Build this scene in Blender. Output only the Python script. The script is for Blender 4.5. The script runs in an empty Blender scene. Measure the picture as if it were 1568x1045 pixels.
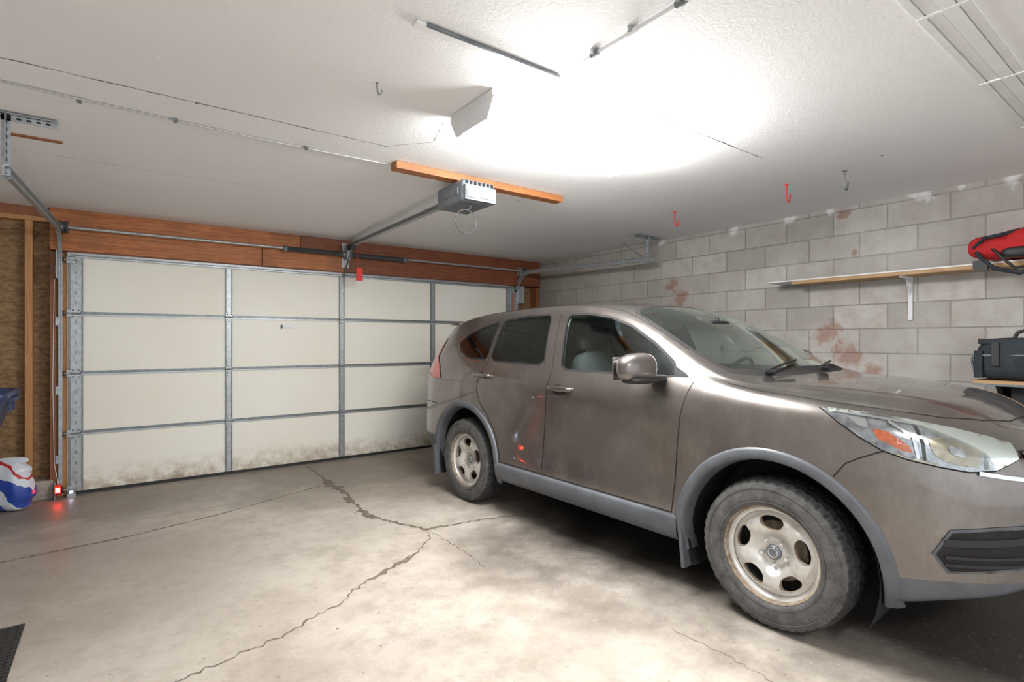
import bpy, bmesh, math, random
import numpy as np
from mathutils import Vector, Matrix, geometry
from mathutils.bvhtree import BVHTree
random.seed(7)
D=bpy.data
scene=bpy.context.scene
pi=math.pi

# ---------------------------------------------------------------- materials
def mk(name, base, rough=.5, metal=0., var=None, vscale=6., vstretch=(1,1,1), bump=0., bscale=60., coat=0., spec=.5, emit=None, estr=0., vlo=.35, vhi=.65, rvar=0.):
    m=D.materials.new(name); m.use_nodes=True
    nt=m.node_tree; n=nt.nodes; l=nt.links
    b=n['Principled BSDF']
    b.inputs['Base Color'].default_value=(*base,1)
    b.inputs['Roughness'].default_value=rough
    b.inputs['Metallic'].default_value=metal
    b.inputs['Coat Weight'].default_value=coat
    b.inputs['Coat Roughness'].default_value=.04
    b.inputs['Specular IOR Level'].default_value=spec
    if emit:
        b.inputs['Emission Color'].default_value=(*emit,1); b.inputs['Emission Strength'].default_value=estr
    if var or bump:
        tc=n.new('ShaderNodeNewGeometry'); mp=n.new('ShaderNodeMapping'); mp.inputs['Scale'].default_value=vstretch
        l.new(tc.outputs['Position'],mp.inputs['Vector'])
    if var:
        t=n.new('ShaderNodeTexNoise'); t.inputs['Scale'].default_value=vscale; t.inputs['Detail'].default_value=8; t.inputs['Roughness'].default_value=.6
        l.new(mp.outputs[0],t.inputs['Vector'])
        r=n.new('ShaderNodeMapRange'); r.inputs['From Min'].default_value=vlo; r.inputs['From Max'].default_value=vhi
        l.new(t.outputs['Fac'],r.inputs['Value'])
        mx=n.new('ShaderNodeMix'); mx.data_type='RGBA'
        mx.inputs[6].default_value=(*base,1); mx.inputs[7].default_value=(*var,1)
        l.new(r.outputs[0],mx.inputs[0]); l.new(mx.outputs[2],b.inputs['Base Color'])
        if rvar:
            rr=n.new('ShaderNodeMapRange'); rr.inputs['To Min'].default_value=rough; rr.inputs['To Max'].default_value=rough+rvar
            l.new(r.outputs[0],rr.inputs['Value']); l.new(rr.outputs[0],b.inputs['Roughness'])
    if bump:
        t2=n.new('ShaderNodeTexNoise'); t2.inputs['Scale'].default_value=bscale; t2.inputs['Detail'].default_value=6
        l.new(mp.outputs[0],t2.inputs['Vector'])
        bp=n.new('ShaderNodeBump'); bp.inputs['Strength'].default_value=bump; bp.inputs['Distance'].default_value=.01
        l.new(t2.outputs['Fac'],bp.inputs['Height']); l.new(bp.outputs[0],b.inputs['Normal'])
    return m

def mathn(nt,op,a,b=None,c=None):
    x=nt.nodes.new('ShaderNodeMath'); x.operation=op
    for i,v in enumerate((a,b,c)):
        if v is None: continue
        if isinstance(v,(int,float)): x.inputs[i].default_value=v
        else: nt.links.new(v,x.inputs[i])
    return x.outputs[0]

def spot_mask(nt, pos, c, rad, noise, nz=.5):
    v=nt.nodes.new('ShaderNodeVectorMath'); v.operation='DISTANCE'
    nt.links.new(pos,v.inputs[0]); v.inputs[1].default_value=c
    d=mathn(nt,'DIVIDE',v.outputs['Value'],rad)
    d=mathn(nt,'ADD',d,mathn(nt,'MULTIPLY',mathn(nt,'SUBTRACT',noise,.5),nz*4))
    r=nt.nodes.new('ShaderNodeMapRange'); r.inputs['From Min'].default_value=1.; r.inputs['From Max'].default_value=.45
    nt.links.new(d,r.inputs['Value'])
    return r.outputs[0]

def blend(nt, fac, a, col):
    mx=nt.nodes.new('ShaderNodeMix'); mx.data_type='RGBA'
    if isinstance(fac,(int,float)): mx.inputs[0].default_value=fac
    else: nt.links.new(fac,mx.inputs[0])
    if isinstance(a,tuple): mx.inputs[6].default_value=(*a,1)
    else: nt.links.new(a,mx.inputs[6])
    if isinstance(col,tuple): mx.inputs[7].default_value=(*col,1)
    else: nt.links.new(col,mx.inputs[7])
    return mx.outputs[2]

def noise(nt,pos,scale,detail=6,rough=.6,stretch=None,off=None):
    if stretch or off:
        mp=nt.nodes.new('ShaderNodeMapping'); 
        if stretch: mp.inputs['Scale'].default_value=stretch
        if off: mp.inputs['Location'].default_value=off
        nt.links.new(pos,mp.inputs['Vector']); pos=mp.outputs[0]
    t=nt.nodes.new('ShaderNodeTexNoise'); t.inputs['Scale'].default_value=scale; t.inputs['Detail'].default_value=detail; t.inputs['Roughness'].default_value=rough
    nt.links.new(pos,t.inputs['Vector']); return t.outputs['Fac']
def mrange(nt,v,a,b,c=0.,d=1.):
    r=nt.nodes.new('ShaderNodeMapRange'); nt.links.new(v,r.inputs['Value'])
    r.inputs['From Min'].default_value=a; r.inputs['From Max'].default_value=b; r.inputs['To Min'].default_value=c; r.inputs['To Max'].default_value=d
    return r.outputs[0]
def newmat(name):
    m=D.materials.new(name); m.use_nodes=True; nt=m.node_tree
    g=nt.nodes.new('ShaderNodeNewGeometry')
    return m,nt,nt.nodes['Principled BSDF'],g.outputs['Position']
def setbump(nt,b,h,strength,dist=.01):
    bp=nt.nodes.new('ShaderNodeBump'); bp.inputs['Strength'].default_value=strength; bp.inputs['Distance'].default_value=dist
    nt.links.new(h,bp.inputs['Height']); nt.links.new(bp.outputs[0],b.inputs['Normal'])

# concrete floor
M_floor,nt,b,pos=newmat('floor_concrete')
n1=noise(nt,pos,1.3,8,.62); n2=noise(nt,pos,9,10,.7); n3=noise(nt,pos,.7,5,.6,off=(4,9,0)); n4=noise(nt,pos,45,4,.7); n5=noise(nt,pos,3.5,10,.72,off=(7,2,0))
c=blend(nt,mrange(nt,n1,.38,.64),(.44,.39,.335),(.54,.49,.43))
c=blend(nt,mrange(nt,n5,.47,.66,0,.75),c,(.31,.265,.215))
c=blend(nt,mrange(nt,n2,.49,.66,0,.6),c,(.33,.29,.245))
c=blend(nt,mrange(nt,n3,.50,.68,0,.45),c,(.30,.255,.21))
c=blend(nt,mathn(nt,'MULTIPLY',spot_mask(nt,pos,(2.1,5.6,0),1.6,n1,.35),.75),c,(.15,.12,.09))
c=blend(nt,mathn(nt,'MULTIPLY',spot_mask(nt,pos,(3.4,2.6,0),1.8,n1,.25),.95),c,(.04,.034,.03))  # oil stain, with the car's shade painted into the floor colour
c=blend(nt,mathn(nt,'MULTIPLY',spot_mask(nt,pos,(3.6,.8,0),1.5,n1,.2),.95),c,(.04,.034,.03))  # under-car shade painted into the floor colour, towards the nose
c=blend(nt,mathn(nt,'MULTIPLY',spot_mask(nt,pos,(-.2,5.7,0),1.2,n1,.35),.75),c,(.18,.145,.11))
c=blend(nt,mathn(nt,'MULTIPLY',spot_mask(nt,pos,(-.3,3.9,0),1.2,n5,.35),.55),c,(.24,.20,.165))
c=blend(nt,mrange(nt,n4,.59,.74,0,.45),c,(.66,.62,.56))
n6=noise(nt,pos,28,3,.5,off=(3,3,0)); c=blend(nt,mrange(nt,n6,.68,.74,0,.7),c,(.15,.12,.09))
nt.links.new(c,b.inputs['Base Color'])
nt.links.new(mrange(nt,n1,.35,.65,.34,.55),b.inputs['Roughness'])
setbump(nt,b,mathn(nt,'ADD',n2,mathn(nt,'MULTIPLY',n4,.4)),.3,.006)

# ceiling
M_ceil,nt,b,pos=newmat('ceiling_paint')
n1=noise(nt,pos,1.0,4,.5); n4=noise(nt,pos,70,5,.6)
c=blend(nt,mrange(nt,n1,.35,.7),(.85,.86,.87),(.90,.905,.915)); nt.links.new(c,b.inputs['Base Color']); b.inputs['Roughness'].default_value=.75
setbump(nt,b,n4,.35,.006)

# block wall
M_block,nt,b,pos=newmat('cinder_block')
sp=nt.nodes.new('ShaderNodeSeparateXYZ'); nt.links.new(pos,sp.inputs[0])
cb=nt.nodes.new('ShaderNodeCombineXYZ'); nt.links.new(mathn(nt,'ADD',sp.outputs[1],.37),cb.inputs[0]); nt.links.new(mathn(nt,'SUBTRACT',sp.outputs[2],.045),cb.inputs[1])
bt=nt.nodes.new('ShaderNodeTexBrick'); nt.links.new(cb.outputs[0],bt.inputs['Vector'])
bt.inputs['Scale'].default_value=1; bt.inputs['Brick Width'].default_value=.406; bt.inputs['Row Height'].default_value=.203
bt.inputs['Mortar Size'].default_value=.0055; bt.inputs['Mortar Smooth'].default_value=.3; bt.offset=.5
bt.inputs['Color1'].default_value=(.62,.60,.57,1); bt.inputs['Color2'].default_value=(.43,.415,.39,1); bt.inputs['Mortar'].default_value=(.32,.30,.275,1)
n1=noise(nt,pos,1.6,6,.6); n2=noise(nt,pos,7,8,.65); n4=noise(nt,pos,90,4,.7)
c=blend(nt,mrange(nt,n2,.40,.68,0,.65),bt.outputs['Color'],(.40,.355,.30))
c=blend(nt,mrange(nt,n1,.45,.65,0,.40),c,(.68,.665,.64))
c=blend(nt,mrange(nt,n4,.56,.72,0,.45),c,(.23,.22,.20))
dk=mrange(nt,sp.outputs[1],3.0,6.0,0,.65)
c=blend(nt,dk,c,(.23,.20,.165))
for (Y,Z,r) in ((3.74,1.98,.11),(3.62,1.84,.10),(2.12,1.42,.12),(1.97,1.25,.13),(2.3,1.22,.07),(1.99,2.46,.05),(3.6,1.6,.07),(1.75,1.1,.08),(1.9,2.12,.03)):
    c=blend(nt,mathn(nt,'MULTIPLY',spot_mask(nt,pos,(5.02,Y,Z),r,n2,1.1),.62),c,(.32,.13,.075))
for (Y,Z,r) in ((1.45,2.51,.08),(2.44,2.50,.05),(0.9,2.52,.07),(3.0,2.50,.06),(3.9,2.5,.06),(2.1,2.50,.04),(1.2,2.52,.05)):
    c=blend(nt,mathn(nt,'MULTIPLY',spot_mask(nt,pos,(5.02,Y,Z),r,n2,.9),.9),c,(.85,.85,.84))
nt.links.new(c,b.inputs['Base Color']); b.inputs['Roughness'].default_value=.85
setbump(nt,b,mathn(nt,'SUBTRACT',mathn(nt,'MULTIPLY',n4,.5),bt.outputs['Fac']),.8,.006)

# wood
def woodmat(name,a,b2,stretch,dark=(.12,.05,.02),rough=.55,sc=3.):
    m,nt,b,pos=newmat(name)
    g=noise(nt,pos,sc,6,.6,stretch=stretch); k=noise(nt,pos,2.2,3,.5)
    s=mathn(nt,'FRACT',mathn(nt,'MULTIPLY',g,7.))
    c=blend(nt,s,a,b2); c=blend(nt,mrange(nt,k,.55,.75,0,.5),c,dark)
    c=blend(nt,mrange(nt,g,.58,.7,0,.5),c,dark)
    nt.links.new(c,b.inputs['Base Color']); b.inputs['Roughness'].default_value=rough
    setbump(nt,b,g,.2,.005); return m
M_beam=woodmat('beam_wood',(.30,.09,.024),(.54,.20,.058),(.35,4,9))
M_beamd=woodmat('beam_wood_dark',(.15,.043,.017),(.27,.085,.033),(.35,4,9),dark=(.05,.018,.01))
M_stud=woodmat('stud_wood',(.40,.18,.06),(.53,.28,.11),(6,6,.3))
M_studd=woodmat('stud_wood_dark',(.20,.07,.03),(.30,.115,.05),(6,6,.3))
M_lum=woodmat('lumber_wood',(.26,.09,.028),(.40,.155,.05),(.35,6,8))
M_shelfw=woodmat('shelf_wood',(.42,.25,.11),(.54,.34,.17),(6,.35,8))
M_osb=mk('osb_sheathing',(.34,.21,.095),.7,var=(.16,.09,.04),vscale=22,vstretch=(1,1,2.2),bump=.4,bscale=40)
M_door,nt,b,pos=newmat('door_cream_steel')
n1=noise(nt,pos,1.2,4,.5); n2=noise(nt,pos,9,8,.7); n3=noise(nt,pos,2.5,5,.6,off=(1,5,2))
sp=nt.nodes.new('ShaderNodeSeparateXYZ'); nt.links.new(pos,sp.inputs[0])
c=blend(nt,mrange(nt,n1,.35,.7),(.86,.84,.745),(.90,.885,.82))
low=mathn(nt,'MULTIPLY',mrange(nt,sp.outputs[2],.26,.0,0,1),mrange(nt,n2,.40,.60,0,.9))
c=blend(nt,low,c,(.34,.25,.145))
low2=mathn(nt,'MULTIPLY',mrange(nt,sp.outputs[2],.20,.02,0,1),mrange(nt,n3,.50,.62,0,.8))
c=blend(nt,low2,c,(.26,.18,.10))
c=blend(nt,mrange(nt,n2,.72,.78,0,.4),c,(.45,.38,.28))
nt.links.new(c,b.inputs['Base Color']); b.inputs['Roughness'].default_value=.45
M_galv=mk('galvanized_steel',(.34,.37,.39),.42,.6,var=(.48,.51,.53),vscale=30,bump=.05)
M_galvd=mk('galvanized_dark',(.16,.18,.20),.45,.6,var=(.26,.28,.30),vscale=20)
M_spring=mk('spring_steel',(.12,.13,.145),.4,.7)
M_black=mk('black_plastic',(.018,.018,.02),.5,bump=.1,bscale=200)
M_dark=mk('dark_void',(.01,.01,.01),.9)
M_white=mk('white_enamel',(.80,.81,.82),.4)
M_whited=mk('white_dusty',(.80,.81,.82),.55,var=(.85,.86,.865),vscale=8)
M_cable=mk('old_cable',(.42,.42,.41),.6)
M_line=mk('ceiling_line',(.16,.13,.11),.9)  # dark cracks, wires and specks on the ceiling
M_red=mk('red_plastic',(.72,.03,.02),.4)
M_redfab=mk('red_fabric',(.62,.015,.02),.75,var=(.40,.01,.012),vscale=9,bump=.5,bscale=90)
M_blkfab=mk('black_fabric',(.012,.015,.02),.7,var=(.022,.032,.042),vscale=12,bump=.4,bscale=150)
M_bluebin=mk('blue_bin_plastic',(.025,.045,.12),.4,var=(.045,.07,.16),vscale=8)
M_crack=mk('crack_dark',(.10,.08,.06),.95,var=(.22,.18,.145),vscale=25)
M_curb=mk('curb_concrete',(.46,.42,.37),.85,var=(.28,.25,.22),vscale=12,bump=.5,bscale=50)
M_greyp=mk('opener_grey',(.10,.115,.13),.45,var=(.15,.17,.19),vscale=10)
M_lens=mk('opener_lens',(.34,.39,.41),.2)
M_mat=mk('rubber_mat',(.03,.028,.028),.7)
M_emit=mk('lamp_diffuser',(1,1,1),.4,emit=(1,.99,.975),estr=70.)
M_fill=mk('added_fill_diffuser',(1,1,1),.4,emit=(1,.99,.975),estr=42.)  # emission for the added fill fixture
M_led=mk('sensor_led',(.9,.02,.02),.4,emit=(1,.04,.02),estr=38.)
M_glint=mk('reflection_glow_blue',(.6,.7,1),.4,emit=(.6,.75,1),estr=12.)  # emission stands in for a blue-white reflection
# car
M_paint,nt,b,pos=newmat('car_paint')
b.inputs['Metallic'].default_value=.9
b.inputs['Coat Weight'].default_value=1.; b.inputs['Coat IOR'].default_value=1.6
n1=noise(nt,pos,3,6,.6); nt.links.new(mrange(nt,n1,.4,.7,.32,.44),b.inputs['Roughness'])
n2=noise(nt,pos,5,8,.7); nt.links.new(mrange(nt,n2,.45,.7,.02,.16),b.inputs['Coat Roughness'])
n3=noise(nt,pos,4,8,.7,stretch=(1,1,.35),off=(2,2,0))
c=blend(nt,mrange(nt,n2,.48,.75,0,.45),(.195,.175,.162),(.33,.315,.30))
c=blend(nt,mrange(nt,n3,.52,.72,0,.4),c,(.38,.36,.34)); nt.links.new(c,b.inputs['Base Color'])
M_clad=mk('cladding_plastic',(.080,.088,.10),.45,var=(.115,.125,.14),vscale=7,bump=.08,bscale=250)
M_chrome=mk('chrome',(.75,.76,.78),.12,1.)
M_seam=mk('panel_gap',(.010,.009,.009),.8)
M_rubber=mk('tire_rubber',(.024,.024,.025),.75,var=(.040,.040,.040),vscale=14)
M_side=mk('tire_sidewall',(.115,.114,.112),.8,var=(.06,.059,.058),vscale=18,bump=.3,bscale=60)
M_wheel=mk('steel_wheel',(.66,.65,.62),.30,.5,var=(.54,.525,.49),vscale=9,vlo=.45,vhi=.7)
M_rust=mk('rusty_edge',(.16,.105,.065),.8,var=(.36,.31,.24),vscale=30)
M_int=mk('interior_grey',(.065,.068,.07),.6,var=(.095,.098,.10),vscale=30)
M_seat=mk('seat_fabric',(.085,.087,.09),.85,var=(.12,.12,.12),vscale=40)
M_hliner=mk('headliner',(.45,.44,.42),.9)
M_hl=mk('headlight_reflector',(.55,.58,.61),.16,.85,var=(.22,.23,.25),vscale=24)
M_amber=mk('amber_reflector',(.55,.085,.015),.25,var=(.75,.16,.03),vscale=60)
M_bulb=mk('headlight_bowl',(.50,.44,.32),.14,.85,var=(.30,.26,.19),vscale=20)
M_tail=mk('taillight_red',(.60,.04,.02),.15,coat=1)
def glassmat(name,tint,ior=1.5,boost=1.0):
    m=D.materials.new(name); m.use_nodes=True; nt=m.node_tree; n=nt.nodes; l=nt.links
    n.remove(n['Principled BSDF']); out=n['Material Output']
    t=n.new('ShaderNodeBsdfTransparent'); t.inputs[0].default_value=(*tint,1)
    g=n.new('ShaderNodeBsdfGlossy'); g.inputs['Roughness'].default_value=.02; g.inputs[0].default_value=(.9,1,.97,1)
    f=n.new('ShaderNodeFresnel'); f.inputs[0].default_value=ior
    mx=n.new('ShaderNodeMixShader'); f2=mathn(nt,'MINIMUM',mathn(nt,'MULTIPLY',f.outputs[0],boost),1.)
    l.new(f2,mx.inputs[0]); l.new(t.outputs[0],mx.inputs[1]); l.new(g.outputs[0],mx.inputs[2]); l.new(mx.outputs[0],out.inputs[0])
    return m
M_glass=glassmat('window_glass',(.72,.82,.79),1.5,1.6)
M_glassw=glassmat('windshield_glass',(.84,.93,.89),1.5,2.4)
M_glassd=glassmat('privacy_glass',(.52,.60,.58),1.5,1.6)
M_clear=glassmat('clear_lens',(.90,.91,.92),1.5,2.0)

# ---------------------------------------------------------------- mesh builder
def pip(p,poly):
    x,y=p; c=False; n=len(poly); j=n-1
    for i in range(n):
        xi,yi=poly[i]; xj,yj=poly[j]
        if (yi>y)!=(yj>y) and x<(xj-xi)*(y-yi)/(yj-yi)+xi: c=not c
        j=i
    return c
def resample(poly,step,closed=True):
    out=[]; n=len(poly)
    for i in range(n if closed else n-1):
        a=poly[i]; b2=poly[(i+1)%n]; d=math.dist(a,b2); k=max(1,int(math.ceil(d/step)))
        for q in range(k):
            t=q/k; out.append(tuple(a[m]+(b2[m]-a[m])*t for m in range(len(a))))
    if not closed: out.append(tuple(poly[-1]))
    return out
def cdt(outer,holes=(),step=.03):
    pts=[];edges=[]
    loops=[resample(outer,step)]+[resample(h,step) for h in holes]
    for lp in loops:
        s=len(pts); pts+=lp; edges+=[(s+i,s+(i+1)%len(lp)) for i in range(len(lp))]
    xs=[p[0] for p in outer]; ys=[p[1] for p in outer]
    bnd=list(pts)
    y=min(ys)+step*.5
    while y<max(ys):
        x=min(xs)+step*.5
        while x<max(xs):
            if pip((x,y),outer) and not any(pip((x,y),h) for h in holes):
                if min((x-q[0])**2+(y-q[1])**2 for q in bnd)>(step*.4)**2: pts.append((x,y))
            x+=step
        y+=step
    r=geometry.delaunay_2d_cdt([Vector(p) for p in pts],edges,[],0,1e-6)
    V=[tuple(v) for v in r[0]]; F=[]
    for f in r[2]:
        cx=sum(V[i][0] for i in f)/3; cy=sum(V[i][1] for i in f)/3
        if pip((cx,cy),outer) and not any(pip((cx,cy),h) for h in holes): F.append(tuple(f))
    return V,F

class B:
    def __init__(s): s.v=[];s.f=[];s.m=[];s.sm=[];s.mats=[]
    def mi(s,mat):
        if mat not in s.mats: s.mats.append(mat)
        return s.mats.index(mat)
    def add(s,V,F,mat,smooth=False):
        o=len(s.v); s.v+=[tuple(v) for v in V]; k=s.mi(mat)
        for f in F: s.f.append(tuple(o+i for i in f)); s.m.append(k); s.sm.append(smooth)
    def box(s,lo,hi,mat,rot=None,piv=None):
        x0,y0,z0=lo;x1,y1,z1=hi
        V=[(x0,y0,z0),(x1,y0,z0),(x1,y1,z0),(x0,y1,z0),(x0,y0,z1),(x1,y0,z1),(x1,y1,z1),(x0,y1,z1)]
        if rot is not None:
            pv=Vector(piv) if piv else Vector(((x0+x1)/2,(y0+y1)/2,(z0+z1)/2))
            V=[tuple(rot@(Vector(v)-pv)+pv) for v in V]
        s.add(V,[(0,3,2,1),(4,5,6,7),(0,1,5,4),(1,2,6,5),(2,3,7,6),(3,0,4,7)],mat)
    def tube(s,path,r,mat,seg=10,closed=False):
        P=[Vector(p) for p in path]; n=len(P); V=[];F=[]
        up=Vector((0,0,1)); prev=None
        for i,p in enumerate(P):
            if closed: t=(P[(i+1)%n]-P[i-1]).normalized()
            else: t=((P[min(i+1,n-1)]-P[max(i-1,0)])).normalized()
            if prev is None:
                a=t.cross(up); 
                if a.length<.1: a=t.cross(Vector((1,0,0)))
                a.normalize()
            else:
                a=(prev-t*prev.dot(t)).normalized()
            prev=a; b2=t.cross(a)
            rr=r[i] if isinstance(r,(list,tuple)) else r
            for k in range(seg):
                th=2*pi*k/seg; V.append(tuple(p+a*(rr*math.cos(th))+b2*(rr*math.sin(th))))
        for i in range(n if closed else n-1):
            j=(i+1)%n
            for k in range(seg):
                F.append((i*seg+k,j*seg+k,j*seg+(k+1)%seg,i*seg+(k+1)%seg))
        s.add(V,F,mat,True)
        if not closed:
            s.add(V[:seg],[tuple(range(seg))],mat); s.add(V[-seg:],[tuple(reversed(range(seg)))],mat)
    def lathe(s,prof,c,axis,mat,seg=32,smooth=True,a0=0,a1=2*pi):
        ax=Vector(axis).normalized(); u=ax.cross(Vector((0,0,1)))
        if u.length<.1: u=Vector((1,0,0))
        u.normalize(); w=ax.cross(u); V=[];F=[]; c=Vector(c); full=abs(a1-a0-2*pi)<1e-4; ns=seg if full else seg+1
        for k in range(ns):
            th=a0+(a1-a0)*k/seg
            for (h,r) in prof: V.append(tuple(c+ax*h+u*(r*math.cos(th))+w*(r*math.sin(th))))
        m=len(prof)
        for k in range(seg):
            k2=(k+1)%ns
            for i in range(m-1): F.append((k*m+i,k2*m+i,k2*m+i+1,k*m+i+1))
        s.add(V,F,mat,smooth)
    def sell(s,c,r,mat,e1=.5,e2=.5,nu=32,nv=16,rot=None,fn=None):
        def cp(w,m): return math.copysign(abs(math.cos(w))**m,math.cos(w))
        def spw(w,m): return math.copysign(abs(math.sin(w))**m,math.sin(w))
        V=[];F=[]
        for i in range(nv+1):
            ph=-pi/2+pi*i/nv
            for k in range(nu):
                th=2*pi*k/nu
                p=Vector((r[0]*cp(ph,e1)*cp(th,e2),r[1]*cp(ph,e1)*spw(th,e2),r[2]*spw(ph,e1)))
                if fn: p=fn(p)
                if rot is not None: p=rot@p
                V.append(tuple(p+Vector(c)))
        for i in range(nv):
            for k in range(nu): F.append((i*nu+k,i*nu+(k+1)%nu,(i+1)*nu+(k+1)%nu,(i+1)*nu+k))
        s.add(V,F,mat,True)
    def prism(s,poly,fn,mat,t0,t1):
        n=len(poly); V=[fn(p,t0) for p in poly]+[fn(p,t1) for p in poly]
        F=[tuple(range(n)),tuple(reversed(range(n,2*n)))]+[(i,i+n,(i+1)%n+n,(i+1)%n) for i in range(n)]
        s.add(V,F,mat)
    def build(s,name,parent=None,bevel=0,recalc=True):
        me=D.meshes.new(name); me.from_pydata(s.v,[],s.f)
        for m in s.mats: me.materials.append(m)
        me.polygons.foreach_set('material_index',s.m); me.polygons.foreach_set('use_smooth',s.sm)
        if recalc:
            bm=bmesh.new(); bm.from_mesh(me); bmesh.ops.recalc_face_normals(bm,faces=bm.faces); bm.to_mesh(me); bm.free()
        me.update()
        o=D.objects.new(name,me); scene.collection.objects.link(o)
        if parent: o.parent=parent
        if bevel:
            md=o.modifiers.new('bev','BEVEL'); md.width=bevel; md.segments=2; md.limit_method='ANGLE'; md.angle_limit=.7
        return o
def empty(name,loc=(0,0,0),rz=0):
    o=D.objects.new(name,None); o.location=loc; o.rotation_euler=(0,0,rz); scene.collection.objects.link(o); return o

# ---------------------------------------------------------------- room
XR=5.02; YB=6.16; H=2.52; XL=-2.2; YF=-3.2
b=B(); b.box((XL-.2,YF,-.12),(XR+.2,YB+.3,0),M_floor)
def ribbon(b,pts,w,mat,z,jit=.012,step=.03,seed=0):
    rnd=random.Random(seed); P=resample(pts,step,False); V=[];F=[]
    for i,p in enumerate(P):
        a=P[max(0,i-1)]; c=P[min(len(P)-1,i+1)]; dx=c[0]-a[0]; dy=c[1]-a[1]; L=math.hypot(dx,dy) or 1
        nx,ny=-dy/L,dx/L; j=rnd.uniform(-jit,jit); ww=w*rnd.uniform(.25,1.3)
        if i in (0,len(P)-1): ww*=.1
        V+=[(p[0]+nx*(j+ww/2),p[1]+ny*(j+ww/2),z),(p[0]+nx*(j-ww/2),p[1]+ny*(j-ww/2),z)]
    for i in range(len(P)-1): F.append((2*i,2*i+1,2*i+3,2*i+2))
    b.add(V,F,mat)
crA=[(1.65,5.99),(1.65,5.53),(1.61,5.18),(1.65,4.82),(1.6,4.42),(1.57,4.06),(1.66,3.77),(1.8,3.46),(2.03,3.44),(2.37,3.37),(2.54,3.3)]
ribbon(b,crA,.026,M_crack,.0012,seed=1)
ribbon(b,[(1.64,5.3),(1.62,5.0),(1.66,4.7)],.10,M_crack,.0009,jit=.03,step=.05,seed=11)
ribbon(b,[(1.60,4.6),(1.58,4.4)],.07,M_crack,.0009,jit=.03,step=.05,seed=14)
ribbon(b,[(1.59,4.25),(1.57,4.05),(1.62,3.9)],.06,M_crack,.0009,jit=.02,step=.04,seed=12)
ribbon(b,[(1.66,3.77),(1.8,3.46),(1.95,3.44)],.035,M_crack,.0008,jit=.02,step=.04,seed=13)
ribbon(b,[(-.8,4.47),(-.33,4.54),(.07,4.58),(.61,4.73),(1.46,5.07),(1.62,5.12)],.018,M_crack,.001,jit=.004,seed=2)
ribbon(b,[(1.78,3.42),(1.77,3.35),(1.56,3.14),(1.33,3.01),(1.13,2.93),(.93,2.76),(.6,2.61),(.35,2.55),(.19,2.51),(-.1,2.3)],.013,M_crack,.001,jit=.018,seed=3)
ribbon(b,[(1.56,3.14),(1.33,3.01),(1.13,2.93)],.04,M_crack,.0008,jit=.02,step=.05,seed=15)
ribbon(b,[(1.80,3.42),(1.8,3.04),(1.78,2.67)],.008,M_crack,.001,seed=4)
ribbon(b,[(1.50,4.12),(1.56,4.18),(1.62,3.99)],.008,M_crack,.001,seed=5)
ribbon(b,[(2.11,1.6),(2.12,1.28),(2.1,1.0),(1.9,.6)],.004,M_crack,.001,seed=6)
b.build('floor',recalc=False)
b=B(); b.box((XL-.2,YF,H),(XR+.2,YB+.3,H+.12),M_ceil)
zc=H-.001
for (x0,x1,y,w,sd) in ((-.9,1.31,2.98,.007,21),(1.69,3.3,1.76,.007,22),(-1.5,1.2,4.35,.003,23)):
    ribbon(b,[(x0,y),(x1,y)],w,M_line,zc,jit=.003,step=.04,seed=sd)
ribbon(b,[(1.30,2.95),(1.47,2.75),(1.37,2.45)],.004,M_line,zc,jit=.002,seed=24)
ribbon(b,[(2.1,5.9),(2.05,5.2),(2.02,4.9)],.004,M_line,zc,jit=.003,seed=25)
for k in range(26):
    x=random.uniform(-.5,4.8); y=random.uniform(.3,5.8); r=random.uniform(.005,.010)
    b.lathe([(0,r),(.002,r*.7),(.003,0.0001)],(x,y,H),(0,0,-1),M_line if k%3==0 else M_white,8)
b.build('ceiling',recalc=False)
b=B(); b.box((XR,YF,0),(XR+.2,YB+.3,H),M_block); b.build('wall_right')
b=B(); b.box((XL-.2,YF,0),(XL,YB+.3,H),M_whited); b.build('wall_left')
b=B()
b.box((XL,YB+.05,0),(-.36,YB+.15,H),M_osb); b.box((4.54,YB+.05,0),(XR,YB+.15,H),M_osb); b.box((-.36,YB+.05,2.14),(4.54,YB+.15,H),M_osb)
b.build('wall_back')
b=B(); b.box((XL,YB-.10,0),(-.45,YB+.04,.16),M_curb); b.build('trim_curb',bevel=.01)
b=B()
for (x0,x1,m,yy0) in ((-.64,-.59,M_stud,YB-.05),(-1.05,-1.0,M_stud,YB-.05),(-1.5,-1.45,M_stud,YB-.05)):
    b.box((x0,yy0,.16),(x1,YB+.05,2.40),m)
b.box((XL,YB-.05,2.40),(-.46,YB+.05,2.44),M_stud); b.box((XL,YB-.06,2.44),(-.46,YB+.05,H),M_studd)
b.build('trim_wood_studs',bevel=.002)
b=B(); b.box((-.475,YB-.09,0),(-.43,YB+.05,2.14),M_studd); b.box((-.43,YB-.04,0),(-.365,YB+.05,2.14),M_stud)
b.box((4.58,YB-.04,0),(4.64,YB+.05,2.14),M_studd); b.box((4.93,YB-.09,0),(4.99,YB+.05,2.14),M_studd)
b.build('trim_door_jamb',bevel=.002)
b=B()
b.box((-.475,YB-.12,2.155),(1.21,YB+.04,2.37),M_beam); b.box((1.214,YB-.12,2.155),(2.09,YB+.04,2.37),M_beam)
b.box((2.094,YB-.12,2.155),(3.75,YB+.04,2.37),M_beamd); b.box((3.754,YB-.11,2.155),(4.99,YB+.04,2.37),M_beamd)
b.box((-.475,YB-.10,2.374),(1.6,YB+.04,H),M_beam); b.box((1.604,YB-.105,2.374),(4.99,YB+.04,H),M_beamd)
b.build('trim_header_beam',bevel=.004)

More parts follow.
